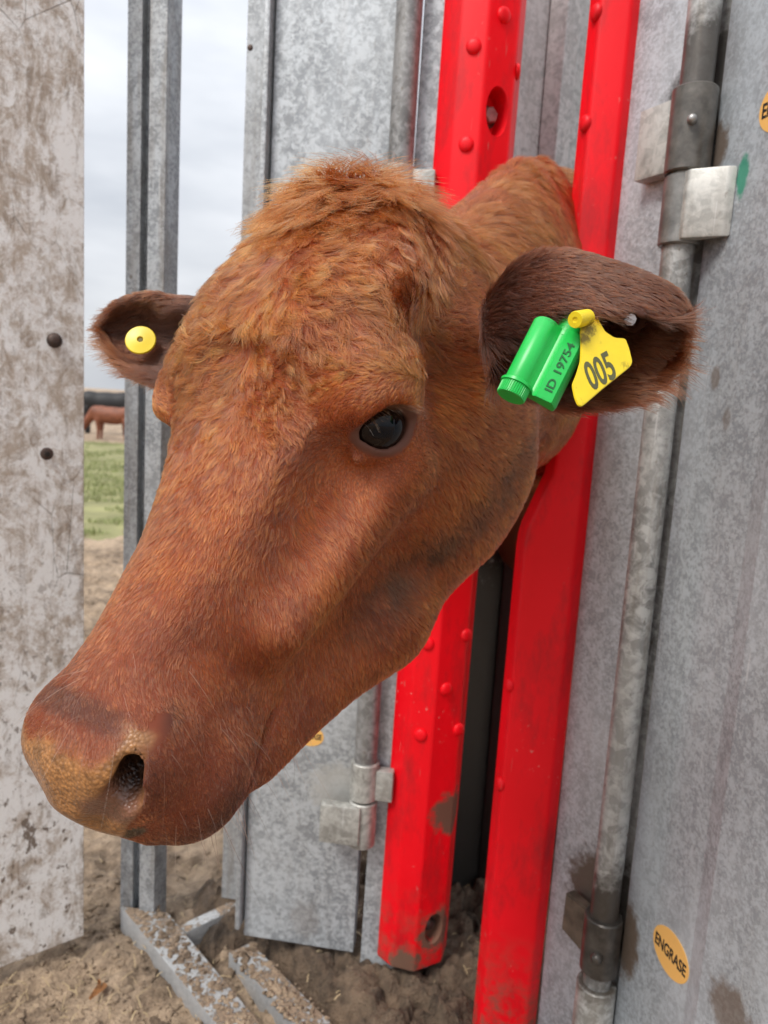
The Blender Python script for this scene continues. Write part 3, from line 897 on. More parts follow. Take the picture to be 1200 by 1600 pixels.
def board_mat():
    t = NT('dirty_white_board')
    gr = t.noise(75, 5, .7, t.map((1, 1, .09)))
    big = t.noise(7.5, 8, .74, t.map((1, 1, .8), (.6, 0, .35)), dist=.8)
    mid = t.noise(38, 7, .76, t.map((1, 1, .75)), dist=.6)
    fine = t.noise(150, 4, .75)
    f = t.math('ADD', t.math('MULTIPLY', big, .60), t.math('ADD', t.math('MULTIPLY', mid, .40), t.math('ADD', t.math('MULTIPLY', gr, .07), t.math('MULTIPLY', fine, .14))))
    sp0 = t.N.new('ShaderNodeSeparateXYZ'); t.K.new(t.obj, sp0.inputs['Vector'])
    lw = t.N.new('ShaderNodeMapRange'); lw.inputs['From Min'].default_value = 1.15; lw.inputs['From Max'].default_value = .6; lw.inputs['To Max'].default_value = .035
    t.K.new(sp0.outputs['Z'], lw.inputs['Value'])
    col = t.mix(t.ramp(t.math('SUBTRACT', f, lw.outputs['Result']), (.55, 0.0), (.655, 1.0)), (.84, .83, .81), (.47, .395, .325))
    col = t.mix(t.math('MULTIPLY', t.ramp(t.math('MULTIPLY', gr, mid), (.27, 0.0), (.38, 1.0)), .45), col, (.20, .15, .115))
    sct = t.ramp(t.noise(34, 3, .6, t.map((1, 1, .9), (4, 2, 2)), dist=2.5), (.485, 0.0), (.5, 1.0), (.515, 0.0))
    col = t.mix(t.math('MULTIPLY', sct, t.ramp(t.noise(6, 2, .5), (.5, 0.0), (.62, .6))), col, (.13, .10, .08))
    sp = t.N.new('ShaderNodeSeparateXYZ'); t.K.new(t.obj, sp.inputs['Vector'])
    low = t.N.new('ShaderNodeMapRange'); low.inputs['From Min'].default_value = 1.0; low.inputs['From Max'].default_value = .35
    t.K.new(sp.outputs['Z'], low.inputs['Value'])
    v1 = t.ramp(t.noise(70, 3, .62, t.map((1.2, 1.2, .8))), (.60, 0.0), (.66, 1.0))
    v2 = t.ramp(t.noise(30, 4, .6, t.map((1.2, 1.2, .75), (5, 0, 1))), (.63, 0.0), (.68, 1.0))
    splat = t.math('MULTIPLY', t.math('MAXIMUM', v1, v2), t.math('ADD', t.math('MULTIPLY', low.outputs['Result'], .72), .22))
    col = t.mix(splat, col, (.16, .118, .088))
    cr = t.ramp(t.voro(14, 'Distance', t.map((1, 1, .4)), 'DISTANCE_TO_EDGE'), (.0, 1.0), (.012, 0.0))
    crm = t.math('MULTIPLY', cr, t.ramp(t.noise(3, 3, .5, t.map((1, 1, 1), (9, 2, 4))), (.52, 0.0), (.6, .7)))
    col = t.mix(crm, col, (.09, .065, .05))
    t.bump(t.math('ADD', t.math('MULTIPLY', mid, .8), t.math('SUBTRACT', fine, crm)), .0016, .5)
    return t.done(col, .78)

def mud_mat(name, light=(.49, .36, .245), darkc=(.105, .07, .043)):
    t = NT(name)
    n1 = t.noise(3.2, 6, .62); n2 = t.noise(28, 6, .7); n3 = t.noise(160, 3, .7)
    f = t.math('ADD', t.math('MULTIPLY', n1, .55), t.math('MULTIPLY', n2, .50))
    col = t.mix(t.ramp(f, (.40, 0.0), (.60, 1.0)), darkc, light)
    straw = t.ramp(n3, (.67, 0.0), (.71, 1.0))
    col = t.mix(t.math('MULTIPLY', straw, .4), col, (.42, .32, .19))
    t.bump(t.math('ADD', t.math('MULTIPLY', n2, 1.0), t.math('MULTIPLY', n3, .35)), .022, 1.0)
    return t.done(col, .85)

# ------------------------------------------------------------------ setting: geometry helpers
def prism(name, poly, z0, z1, mat, parent=None, bevel=.0015, lean=(0, 0), seg=2):
    """plan polygon drawn up into a plumb solid"""
    bm = bmesh.new()
    lo = [bm.verts.new((x + lean[0] * z0, y + lean[1] * z0, z0)) for x, y in poly]
    hi = [bm.verts.new((x + lean[0] * z1, y + lean[1] * z1, z1)) for x, y in poly]
    n = len(poly)
    bm.faces.new(lo[::-1]); bm.faces.new(hi)
    for i in range(n): bm.faces.new((lo[i], lo[(i + 1) % n], hi[(i + 1) % n], hi[i]))
    bmesh.ops.recalc_face_normals(bm, faces=bm.faces)
    if bevel: bmesh.ops.bevel(bm, geom=list(bm.edges), offset=bevel, segments=seg, affect='EDGES', profile=.6)
    return finish(name, bm, mat, parent, smooth=bevel > .002)

def finish(name, bm, mat, parent=None, smooth=False):
    me = bpy.data.meshes.new(name); bm.to_mesh(me); bm.free()
    if smooth:
        me.shade_smooth()
        try: me.set_sharp_from_angle(angle=R(38))
        except Exception: pass
    me.materials.append(mat)
    o = bpy.data.objects.new(name, me); COL.objects.link(o)
    if parent is not None:
        o.parent = parent
        root = parent
        pm = parent.matrix_world if False else None
        inv = Matrix.Identity(4)
        chain = []
        while root is not None: chain.append(root); root = root.parent
        w = Matrix.Identity(4)
        for r_ in reversed(chain): w = w @ r_.matrix_parent_inverse @ r_.matrix_basis
        o.matrix_parent_inverse = w.inverted()
    return o

def strip(p, d, length, thick, side=1):
    """plan rectangle from p along d, thickness to one side"""
    p = np.asarray(p, float); d = np.asarray(d, float) / np.linalg.norm(d); n = np.array([d[1], -d[0]]) * side
    return [tuple(p), tuple(p + d * length), tuple(p + d * length - n * thick), tuple(p - n * thick)]

def tube(name, c, r, z0, z1, mat, parent=None, seg=28, lean=(0, 0), bev=.002):
    bm = bmesh.new()
    rings = []
    for z, rr in ((z0, r - bev), (z0 + bev, r), (z1 - bev, r), (z1, r - bev)):
        rings.append([bm.verts.new((c[0] + lean[0] * z + rr * math.cos(a), c[1] + lean[1] * z + rr * math.sin(a), z)) for a in np.linspace(0, 2 * math.pi, seg, endpoint=False)])
    for A, B_ in zip(rings[:-1], rings[1:]):
        for i in range(seg): bm.faces.new((A[i], A[(i + 1) % seg], B_[(i + 1) % seg], B_[i]))
    bm.faces.new(rings[0][::-1]); bm.faces.new(rings[-1])
    return finish(name, bm, mat, parent, True)

def dome(name, p, nrm, r, h, mat, parent=None, seg=16):
    """rivet or bolt head: a low dome on a surface"""
    nrm = Vector(nrm).normalized(); q = nrm.to_track_quat('Z', 'Y').to_matrix()
    bm = bmesh.new(); rings = []
    prof = [(1.0, -.15), (1.0, .15), (.94, .45), (.78, .75), (.5, .95), (.2, 1.0)]
    for rr, hh in prof:
        rings.append([bm.verts.new(Vector(p) + q @ Vector((rr * r * math.cos(a), rr * r * math.sin(a), hh * h))) for a in np.linspace(0, 2 * math.pi, seg, endpoint=False)])
    for A, B_ in zip(rings[:-1], rings[1:]):
        for i in range(seg): bm.faces.new((A[i], A[(i + 1) % seg], B_[(i + 1) % seg], B_[i]))
    bm.faces.new(rings[-1]); bm.faces.new(rings[0][::-1])
    return finish(name, bm, mat, parent, True)

def hexbolt(name, p, nrm, r, h, mat, parent=None):
    nrm = Vector(nrm).normalized(); q = nrm.to_track_quat('Z', 'Y').to_matrix()
    bm = bmesh.new()
    rings = [[bm.verts.new(Vector(p) + q @ Vector((rr * math.cos(a + .3), rr * math.sin(a + .3), hh))) for a in np.linspace(0, 2 * math.pi, 6, endpoint=False)] for rr, hh in ((r, 0), (r, h * .85), (r * .85, h))]
    for A, B_ in zip(rings[:-1], rings[1:]):
        for i in range(6): bm.faces.new((A[i], A[(i + 1) % 6], B_[(i + 1) % 6], B_[i]))
    bm.faces.new(rings[-1])
    return finish(name, bm, mat, parent)

def box3(name, a, b, up, w, h, mat, parent=None, bevel=.002):
    """bar from a to b, w wide and h high, its top centred on the line"""
    a, b = Vector(a), Vector(b); d = (b - a).normalized(); s_ = d.cross(Vector(up)).normalized(); u_ = s_.cross(d).normalized()
    bm = bmesh.new(); vs = []
    for p in (a, b):
        for sx_, sz_ in ((-.5, 0), (.5, 0), (.5, -1), (-.5, -1)): vs.append(bm.verts.new(p + s_ * sx_ * w + u_ * sz_ * h))
    for f in ((0, 1, 2, 3), (7, 6, 5, 4), (0, 4, 5, 1), (1, 5, 6, 2), (2, 6, 7, 3), (3, 7, 4, 0)): bm.faces.new([vs[i] for i in f])
    bmesh.ops.recalc_face_normals(bm, faces=bm.faces)
    if bevel: bmesh.ops.bevel(bm, geom=list(bm.edges), offset=bevel, segments=2, affect='EDGES')
    return finish(name, bm, mat, parent)

def vn2(X, Y, seed):
    """2-D value noise in 0..1"""
    r = np.random.default_rng(seed); T = r.random((256, 256))
    xi, yi = np.floor(X).astype(int), np.floor(Y).astype(int); fx, fy = X - xi, Y - yi
    fx = fx * fx * (3 - 2 * fx); fy = fy * fy * (3 - 2 * fy)
    g = lambda i, j: T[(xi + i) & 255, (yi + j) & 255]
    return (g(0, 0) * (1 - fx) + g(1, 0) * fx) * (1 - fy) + (g(0, 1) * (1 - fx) + g(1, 1) * fx) * fy

# ------------------------------------------------------------------ ground
mat_mud = mud_mat('trampled_mud'); mat_mud_dark = mud_mat('dark_mud', (.21, .145, .095), (.045, .031, .021))
def ground_height(X, Y):
    h = .030 * (vn2(X * 3.1, Y * 3.1, 1) - .5) + .034 * (vn2(X * 9, Y * 9, 2) - .5) + .030 * (vn2(X * 21, Y * 21, 3) - .5) + .018 * (vn2(X * 47, Y * 47, 4) - .5)
    return h
def make_ground():
    xs = np.concatenate([[-3000, -600, -150, -60, -30, -16, -9, -6], np.arange(-4, 2.6, .014), [3.5, 6, 10, 20, 60, 150, 600, 3000]])
    ys = np.concatenate([[-3000, -300, -40, -10, -4, -1.5, -.2], np.arange(.5, 5.2, .014), np.arange(5.3, 9, .12), [9.5, 10.5, 12, 14, 16, 18, 20, 24, 30, 45, 80, 200, 700, 3500]])
    X, Y = np.meshgrid(xs, ys, indexing='ij')
    fade = smoothstep(9, 4, np.abs(Y)) * smoothstep(6, 3, np.abs(X))
    Z = ground_height(X, Y) * fade
    V = np.stack([X, Y, Z], -1).reshape(-1, 3)
    nx, ny = len(xs), len(ys); I = np.arange(nx * ny).reshape(nx, ny)
    F = np.stack([I[:-1, :-1], I[1:, :-1], I[1:, 1:], I[:-1, 1:]], -1).reshape(-1, 4)
    o = link_mesh('ground', V, F, mat_mud, None, True)
    tag(o, kind='structure'); return o
make_ground()
# the grazed strip behind
mat_turf = plain('turf_soil', (.23, .22, .095), .9, 0, 2.5, .35)
def turf_sheet():
    xs = np.linspace(-14, 8, 60); ys = np.linspace(5.4, 16.2, 40)
    X, Y = np.meshgrid(xs, ys, indexing='ij')
    Z = .004 + .012 * vn2(X * 1.3, Y * 1.3, 9) - .03 * (smoothstep(5.9, 5.4, Y + .5 * vn2(X * 2, Y, 8)) + smoothstep(15.6, 16.2, Y))
    I = np.arange(X.size).reshape(X.shape)
    F = np.stack([I[:-1, :-1], I[1:, :-1], I[1:, 1:], I[:-1, 1:]], -1).reshape(-1, 4)
    tag(link_mesh('pasture', np.stack([X, Y, Z], -1).reshape(-1, 3), F, mat_turf, None, True), kind='structure')
turf_sheet()
def grass():
    n = 42000
    Y = 5.5 + 10.3 * rng.random(n) ** 1.25; X = -Y * rng.uniform(.16, .62, n) + rng.normal(size=n) * .2
    k = vn2(X * 1.1 + 40, Y * 1.1 + 7, 5) + .35 * vn2(X * 4 + 3, Y * 4, 6) > .52
    X, Y = X[k], Y[k]; n = len(X)
    h = rng.uniform(.02, .07, n); a = rng.uniform(0, 6.28, n); w = .005 + .004 * rng.random(n); tx, ty = rng.normal(size=n) * .025, rng.normal(size=n) * .025
    V = np.empty((n, 3, 3)); z = np.zeros(n)
    V[:, 0] = np.stack([X - w * np.cos(a), Y - w * np.sin(a), z], 1); V[:, 1] = np.stack([X + w * np.cos(a), Y + w * np.sin(a), z], 1)
    V[:, 2] = np.stack([X + tx, Y + ty, h], 1)
    o = link_mesh('grass', V.reshape(-1, 3), np.arange(3 * n).reshape(-1, 3), plain('grass_blades', (.24, .27, .10), .7, 0, 1.2, .3))
    tag(o, 'short green grass of the pasture beyond the muddy yard', 'grass', kind='stuff')
grass()

# ------------------------------------------------------------------ white board on the left
mat_board = board_mat()
mat_iron = plain('rusty_iron', (.085, .058, .048), .55, .5, 60, .35, .0006)
B0_, B1_ = on_floor(131, 1462, .03)[:2], on_floor(0, 1512, .03)[:2]
bdir = (B1_ - B0_) / np.linalg.norm(B1_ - B0_)
board = empty('board_door', (*B0_, 0))
tag(board, 'dirty white painted board door at the left edge of the picture', 'door')
prism('board', strip(B0_, bdir, .75, .024, -1), .03, 2.35, mat_board, board, .002)
bn = np.array([bdir[1], -bdir[0], 0]); bn = bn if bn @ (CC - np.array([*B0_, 1.0])) > 0 else -bn
def wp(px, py): return on_wall(px, py, B0_, bdir)
tag(dome('bolt', wp(85, 532), bn, .0135, .010, mat_iron, board), 'dark domed bolt head')
bh = dome('screw', wp(73, 709), bn, .0115, .003, mat_iron, board)
hexbolt('screw_slot', wp(73, 709) + bn * .002, bn, .005, .004, plain('hole_dark', (.02, .015, .012), .8), bh)

# ------------------------------------------------------------------ left channel post and floor rails of the crush
mat_galv = steel('galvanised_post', (.44, .46, .48), (.27, .285, .30), dirt=.65)
def rail_mat():
    t = NT('muddy_rail')
    n = t.noise(26, 6, .7); n2 = t.noise(140, 4, .7)
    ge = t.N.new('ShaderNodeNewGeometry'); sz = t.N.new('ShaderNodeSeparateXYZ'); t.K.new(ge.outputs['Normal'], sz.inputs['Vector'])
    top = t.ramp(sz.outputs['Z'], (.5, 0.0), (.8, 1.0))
    f = t.math('ADD', t.math('MULTIPLY', n, .8), t.math('MULTIPLY', n2, .3))
    mud = t.math('MULTIPLY', t.ramp(t.math('ADD', f, t.math('MULTIPLY', top, .06)), (.58, 0.0), (.62, 1.0)), t.math('ADD', .12, t.math('MULTIPLY', top, .88)))
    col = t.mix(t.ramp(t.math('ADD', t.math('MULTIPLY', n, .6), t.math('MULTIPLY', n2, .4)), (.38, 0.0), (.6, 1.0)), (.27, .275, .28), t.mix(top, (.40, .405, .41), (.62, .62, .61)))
    col = t.mix(mud, col, t.mix(t.ramp(n2, (.4, 0.0), (.62, 1.0)), (.14, .10, .068), (.33, .24, .165)))
    t.bump(t.math('ADD', mud, t.math('MULTIPLY', n2, .5)), .004, .8)
    return t.done(col, t.math('ADD', .45, t.math('MULTIPLY', mud, .4)), .1)
mat_rail = rail_mat()
frame = empty('channel_post', (*on_floor(200, 1420)[:2], 0))
tag(frame, 'galvanised channel post standing on muddy floor rails behind the cow\'s nose', 'post')
pl = upright(193, 800, 1.47); pr_ = upright(255, 800, 1.45)
w_ = np.linalg.norm(pr_ - pl); dx = (pr_ - pl) / w_; dn = np.array([-dx[1], dx[0]])      # dn points away from the camera
def loc2(a, b): return tuple(pl + dx * a + dn * b)
W = w_
prism('channel', [loc2(0, 0), loc2(W * .34, 0), loc2(W * .34, .005), loc2(W * .30, .024), loc2(W * .66, .024), loc2(W * .62, -.010), loc2(W * .62, -.015), loc2(W, -.012), loc2(W, .040), loc2(0, .040)], 0.01, 2.4, mat_galv, frame, .0012)
def floor_rail(name, edge_l, edge_r, h, ext):
    A, B_ = [on_floor(x, y, h)[:2] for x, y in edge_l]; C_, D_ = [on_floor(x, y, h)[:2] for x, y in edge_r]
    return prism(name, [tuple(A), tuple(A + (B_ - A) * ext), tuple(C_ + (D_ - C_) * ext), tuple(C_)], -.01, h, mat_rail, frame, .003)
floor_rail('floor_rail', ((188, 1415), (337, 1600)), ((262, 1425), (408, 1600)), .050, 2.2)
floor_rail('inner_rail', ((357, 1488), (463, 1600)), ((392, 1472), (520, 1600)), .050, 2.4)
floor_rail('cross_rail', ((277, 1447), (368, 1404)), ((292, 1456), (384, 1412)), .042, 1.0)
ra = on_floor(228, 1422, .05); rb_ = on_floor(372, 1600, .05); rdir = (rb_ - ra) / np.linalg.norm(rb_ - ra)
ia = on_floor(378, 1482, .05); ib = on_floor(490, 1600, .05); idir = (ib - ia) / np.linalg.norm(ib - ia)

# ------------------------------------------------------------------ left panel
grease = (.060, .050, .042); rustc = (.16, .105, .065)
YL = 1.335
Lp, Rp = upright(392, 1150, YL + .02), upright(571, 1150, YL - .01)
ldir = (Rp - Lp) / np.linalg.norm(Rp - Lp); LW = np.linalg.norm(Rp - Lp); lnn = np.array([ldir[1], -ldir[0]])   # towards camera
hz = lambda px, py, p0, dd: on_wall(px, py, p0, dd)[2]
zk1, zk2 = hz(575, 1240, Rp, ldir), hz(575, 1308, Rp, ldir)
pk = np.array([*Rp, zk1])
mat_sheet = steel('galvanised_sheet', (.50, .53, .555), (.32, .34, .36), dirt=.22, spangle=85,
                  stains_and_shade=((pk + [-.05, 0, 0], .085, .75, (.47, .46, .43), (1, 1, 1)), (np.array([*Rp, 1.52]), .05, .6, rustc, (1, 1, .5)), (np.array([*(Rp - ldir * .10), .13]), .05, .25, rustc, (1, 1, .8))))
mat_pipe = steel('hinge_pipe_steel', (.30, .30, .30), (.17, .168, .165), dirt=.5, spangle=70)
mat_knuckle = steel('hinge_knuckle_steel', (.50, .50, .47), (.34, .335, .31), dirt=.3, spangle=50)
mat_grease = plain('greasy_steel', (.075, .066, .058), .32, .4, 55, .5, .0008)
panel = empty('side_panel', (*Lp, 0))
tag(panel, 'galvanised sheet panel behind the cow\'s forehead and chin, left of the red bars', 'panel', 'galvanised side panels')
fold = [Lp, Rp, Rp - lnn * .035 + ldir * .0, Rp - lnn * .035 - ldir * .004, Rp - lnn * .004 - ldir * .004, Lp - lnn * .004 + ldir * .004, Lp - lnn * .05 + ldir * .004, Lp - lnn * .05]
prism('sheet', [tuple(p) for p in fold], .075, 2.3, mat_sheet, panel, .0012)
bp_ = Lp - ldir * .004 - lnn * .07
prism('back_flange', strip(bp_ + ldir * .03, -ldir, .099, .004, 1), .10, 2.3, mat_galv, panel, .001)
prism('flange_rib', strip(bp_ + lnn * .045, -ldir, .010, .045, 1), .10, 2.3, mat_galv, panel, .003)
zh = on_wall(392, 76, bp_, -ldir)
dome('bolt', zh + np.array([*lnn, 0]) * .002, (*lnn, 0), .006, .004, mat_iron, panel)
# hinge: pipe with knuckles
Pp = Rp + lnn * .022 + ldir * .006
tube('hinge_pipe', Pp, .0215, zk1 + .06, 2.3, mat_pipe, panel)
zu = hz(625, 268, Rp, ldir)
tube('hinge_sleeve', Pp, .0265, zk2, zk1, mat_knuckle, panel)
prism('hinge_plate', strip(Pp + lnn * .012, -ldir, .075, .022, 1), zk2 + .012, zk1 - .002, mat_knuckle, panel, .003)

# ------------------------------------------------------------------ left neck gate with its red bar
mat_redL = None
YA = 1.285
A0 = upright(639, 750, YA)
qd = np.array([.985, -.17]); qn = np.array([qd[1], -qd[0]])
def pad_pt(a, b): return A0 + qd * a - qn * b       # b: away from the camera
lean = (.0065, 0)
A0 = A0 - np.array(lean) * 1.05
polyL = [pad_pt(0, .022), pad_pt(.033, 0), pad_pt(.076, -.003), pad_pt(.124, .036), pad_pt(.130, .085), pad_pt(.085, .115), pad_pt(.0, .095)]
zb = .085
gateL = empty('neck_gate', (*A0, 0))
tag(gateL, 'far neck gate with a faceted red bar, partly hidden behind the cow\'s jaw', 'gate', 'neck gates of the crush')
def facet_pt(poly, i, t, z, ln_): 
    p = poly[i] * (1 - t) + poly[i + 1] * t; return np.array([p[0] + ln_[0] * z, p[1] + ln_[1] * z, z])
def facet_n(poly, i):
    d = poly[i + 1] - poly[i]; n = np.array([d[1], -d[0], 0]); n /= np.linalg.norm(n)
    return n if n @ (CC - np.array([*poly[i], 1])) > 0 else -n
def z_at(px, py, poly, i): return on_wall(px, py, poly[i], poly[i + 1] - poly[i])[2]
mat_red = paint_red('red_paint_far', .10, ((facet_pt(polyL, 2, .75, .16, lean), .07), (facet_pt(polyL, 2, .95, .40, lean), .07), (facet_pt(polyL, 1, .5, .10, lean), .05)))
redL = prism('red_bar', [tuple(p) for p in polyL], zb, 2.3, mat_red, gateL, .0045, lean, 3)
# cut the access hole for the bolt in the right-hand facet
zhole = z_at(748, 168, polyL, 2); hp = facet_pt(polyL, 2, .50, zhole, lean); hn = facet_n(polyL, 2)
def cutter(p, n, rx, rz, depth):
    n = Vector(n).normalized(); u_ = Vector((0, 0, 1)); s_ = u_.cross(n).normalized()
    bm = bmesh.new(); rings = []
    for dd, k in ((.02, 1.16), (.001, 1.05), (-.004, 1.0), (-depth, .95)):
        rings.append([bm.verts.new(Vector(p) + n * dd + s_ * (rx * k * math.cos(a)) + u_ * (rz * k * math.sin(a))) for a in np.linspace(0, 2 * math.pi, 32, endpoint=False)])
    for A, B_ in zip(rings[:-1], rings[1:]):
        for i in range(32): bm.faces.new((A[i], A[(i + 1) % 32], B_[(i + 1) % 32], B_[i]))
    bm.faces.new(rings[0][::-1]); bm.faces.new(rings[-1]); bmesh.ops.recalc_face_normals(bm, faces=bm.faces)
    me = bpy.data.meshes.new('cut'); bm.to_mesh(me); bm.free()
    return bpy.data.objects.new('cut', me)
def cut(o, cs):
    for c in cs:
        COL.objects.link(c)
        md = o.modifiers.new('hole', 'BOOLEAN'); md.object = c; md.solver = 'EXACT'
    dg = bpy.context.evaluated_depsgraph_get(); dg.update()
    me = bpy.data.meshes.new_from_object(o.evaluated_get(dg))
    o.modifiers.clear(); o.data = me
    for c in cs: bpy.data.objects.remove(c)
    me.shade_smooth()
    try: me.set_sharp_from_angle(angle=R(38))
    except Exception: pass
zlow = .165; hp2 = facet_pt(polyL, 2, .62, zlow, lean)
cut(redL, [cutter(hp, hn, .0215, .037, .034), cutter(hp2, hn, .019, .03, .022)])
mat_bolt = plain('zinc_bolt', (.34, .33, .32), .4, .7, 80, .3)
hexbolt('bolt', hp - hn * .030, hn, .0135, .016, mat_bolt, redL)
dome('bolt_washer', hp - hn * .031, hn, .019, .004, plain('dark_washer', (.12, .10, .09), .5, .5), redL)
dome('bolt', hp2 - hn * .02, hn, .013, .012, mat_grease, redL)
for px, py, i, t in ((722, 72, 1, .52), (711, 225, 1, .52), (768, 20, 2, .46), (683, 1008, 1, .5), (676, 1152, 1, .5), (714, 1073, 2, .36), (787, 105, 3, .18), (776, 262, 3, .18), (744, 990, 2, .93), (737, 1135, 2, .93)):
    z = z_at(px, py, polyL, min(i, 2)) if i < 3 else z_at(px, py, polyL, 2)
    dome('rivet', facet_pt(polyL, i, t, z, lean), facet_n(polyL, i) if i < 3 else np.array([.99, -.12, 0]), .0125, .0062, mat_red, redL)
dsl = pad_pt(0, .06) - pad_pt(.05, .06)
prism('gate_plate', [tuple(pad_pt(-.034, .030)), tuple(pad_pt(.05, .030)), tuple(pad_pt(.10, .06)), tuple(pad_pt(.05, .062)), tuple(pad_pt(-.034, .062))], .05, 2.3, mat_sheet, gateL, .002, lean)
zk0 = hz(575, 1180, Rp, ldir)
tube('hinge_sleeve', Pp, .0265, zk1 + .004, zk0, mat_knuckle, gateL)
prism('hinge_plate', strip(Pp + lnn * .012 + ldir * .01, ldir, .045, .022, 1), zk1 + .006, zk0 - .012, mat_knuckle, gateL, .003)
tube('hinge_sleeve', Pp, .0265, zu - .07, zu, mat_knuckle, gateL)
prism('hinge_plate', strip(Pp + lnn * .012 + ldir * .01, ldir, .05, .022, 1), zu - .065, zu - .005, mat_knuckle, gateL, .003)

# ------------------------------------------------------------------ right neck gate, nearer, with a stepped red bar
YR = 1.135
R0 = upright(905, 800, YR + .008)           # right-hand arris of the main face
sd2 = np.array([.62, -.785]); sd2 /= np.linalg.norm(sd2); sn2 = np.array([sd2[1], -sd2[0]])
sn2 = sn2 if sn2 @ (-R0) > 0 else -sn2
gateR = empty('neck_gate', (*R0, 0))
tag(gateR, 'near neck gate with a stepped red bar in front of the cow\'s neck', 'gate', 'neck gates of the crush')
fx = np.array([.97, -.24]); fn_ = np.array([fx[1], -fx[0]]); fn_ = fn_ if fn_ @ (-R0) > 0 else -fn_
zs1 = on_wall(858, 742, R0, fx)[2]; zs0 = on_wall(815, 838, R0, fx)[2]
wu, wl_ = .043, .078
leanR = (.006, .0)
def bar_section(w):
    p = lambda a, b: R0 - fx * a - fn_ * b - np.array(leanR) * 1.0
    return [p(w, 0), p(0, 0), p(-.016, .018), p(-.016, .10), p(w * .3, .125), p(w + .012, .10), p(w + .016, .03)]
def stepped_bar():
    bm = bmesh.new(); rings = []
    for z, w in ((-.0 + .03, wl_), (zs0 - .02, wl_), (zs0, wl_ - .001), (zs0 + .02, wl_ - .005), (zs1 - .015, wu + .007), (zs1, wu + .001), (zs1 + .02, wu), (2.3, wu)):
        rings.append([bm.verts.new((p[0] + leanR[0] * z, p[1] + leanR[1] * z, z)) for p in bar_section(w)])
    n = len(rings[0])
    for A, B_ in zip(rings[:-1], rings[1:]):
        for i in range(n): bm.faces.new((A[i], A[(i + 1) % n], B_[(i + 1) % n], B_[i]))
    bm.faces.new(rings[0][::-1]); bm.faces.new(rings[-1]); bmesh.ops.recalc_face_normals(bm, faces=bm.faces)
    vert_e = [e for e in bm.edges if abs((e.verts[0].co - e.verts[1].co).normalized().z) > .5]
    bmesh.ops.bevel(bm, geom=vert_e, offset=.005, segments=3, affect='EDGES', profile=.6)
    return finish('red_bar', bm, paint_red('red_paint_near', .12), gateR, True)
redR = stepped_bar()
secU, secL = bar_section(wu), bar_section(wl_)
for px, py, sec in ((916, 16, secU), (905, 190, secU), (799, 1073, secL), (787, 1228, secL)):
    z = on_wall(px, py, R0, fx)[2]
    pm_ = sec[0] * .72 + sec[6] * .28; dd_ = sec[6] - sec[0]; nn_ = np.array([dd_[1], -dd_[0], 0]); nn_ = nn_ if nn_ @ np.array([*(-fx), 0]) > 0 else -nn_
    dome('rivet', (pm_[0] + leanR[0] * z, pm_[1] + leanR[1] * z, z), nn_, .0125, .0075, redR.data.materials[0], redR)
S0 = R0 + fx * .014 - fn_ * .016
Cp = upright(1034, 700, 1.045)
SL = np.linalg.norm(Cp - S0)
sdir = (Cp - S0) / SL
sno = np.array([sdir[1], -sdir[0]]); sno = sno if sno @ (-S0) > 0 else -sno
zr = lambda px, py: on_wall(px, py, Cp, sdir)[2]
zA, zB, zC = zr(1075, 152), zr(1060, 282), zr(1045, 392)
zD, zE, zF = zr(955, 1372), zr(945, 1420), zr(945, 1512)
st3 = lambda p, z: np.array([p[0], p[1], z])
stains_and_shade = ((st3(Cp - sdir * .02, zA - .01), .075, .9, grease, (1, 1, 1)), (st3(Cp - sdir * .03, zE + .01), .10, .95, (.11, .082, .060), (1, 1, .9)), (st3(Cp, zB), .05, .5, grease, (1, 1, .6)))
mat_strip = steel('galvanised_strip', (.51, .55, .59), (.37, .395, .425), dirt=.14, spangle=150, stains_and_shade=stains_and_shade)
prism('gate_plate', strip(S0, sdir, SL + .004, .006, 1) if sno @ np.array([sdir[1], -sdir[0]]) > 0 else strip(S0, sdir, SL + .004, .006, -1), .03, 2.3, mat_strip, gateR, .001)
mat_pipe2 = steel('near_hinge_pipe', (.44, .44, .43), (.22, .217, .21), dirt=.9, spangle=48, stains_and_shade=((st3(Cp, zA + .02), .10, .85, grease, (1, 1, .8)), (st3(Cp, zE), .10, .95, grease, (1, 1, .7))))
PC = Cp + sno * .012
tube('hinge_pipe', PC, .0210, .05, 2.3, mat_pipe2, gateR, 32)
prism('back_plate', strip(Cp - sdir * .02 - sno * .022, np.array([.75, -.66]), .09, .005, -1), .03, 2.3, mat_pipe2, gateR, .001)
tube('hinge_sleeve', PC, .0290, zB, zA, plain('oily_sleeve', (.125, .115, .103), .36, .45, 40, .45, .001), gateR, 32)
dome('grease_nipple', np.array([*(PC + np.array([-.35, -.94]) * .029), zr(1062, 213)]), (-.35, -.94, 0), .0065, .009, mat_bolt, gateR)
kn1 = steel('near_knuckle_plate', (.52, .51, .48), (.36, .355, .33), dirt=.35, spangle=45)
prism('hinge_plate', strip(PC - sdir * .012 + sno * .012, -sdir, .068, .024, -1), zr(1000, 292), zr(1000, 188), kn1, gateR, .003)
kn2 = plain('greasy_plate', (.115, .088, .066), .45, .25, 30, .5, .002)
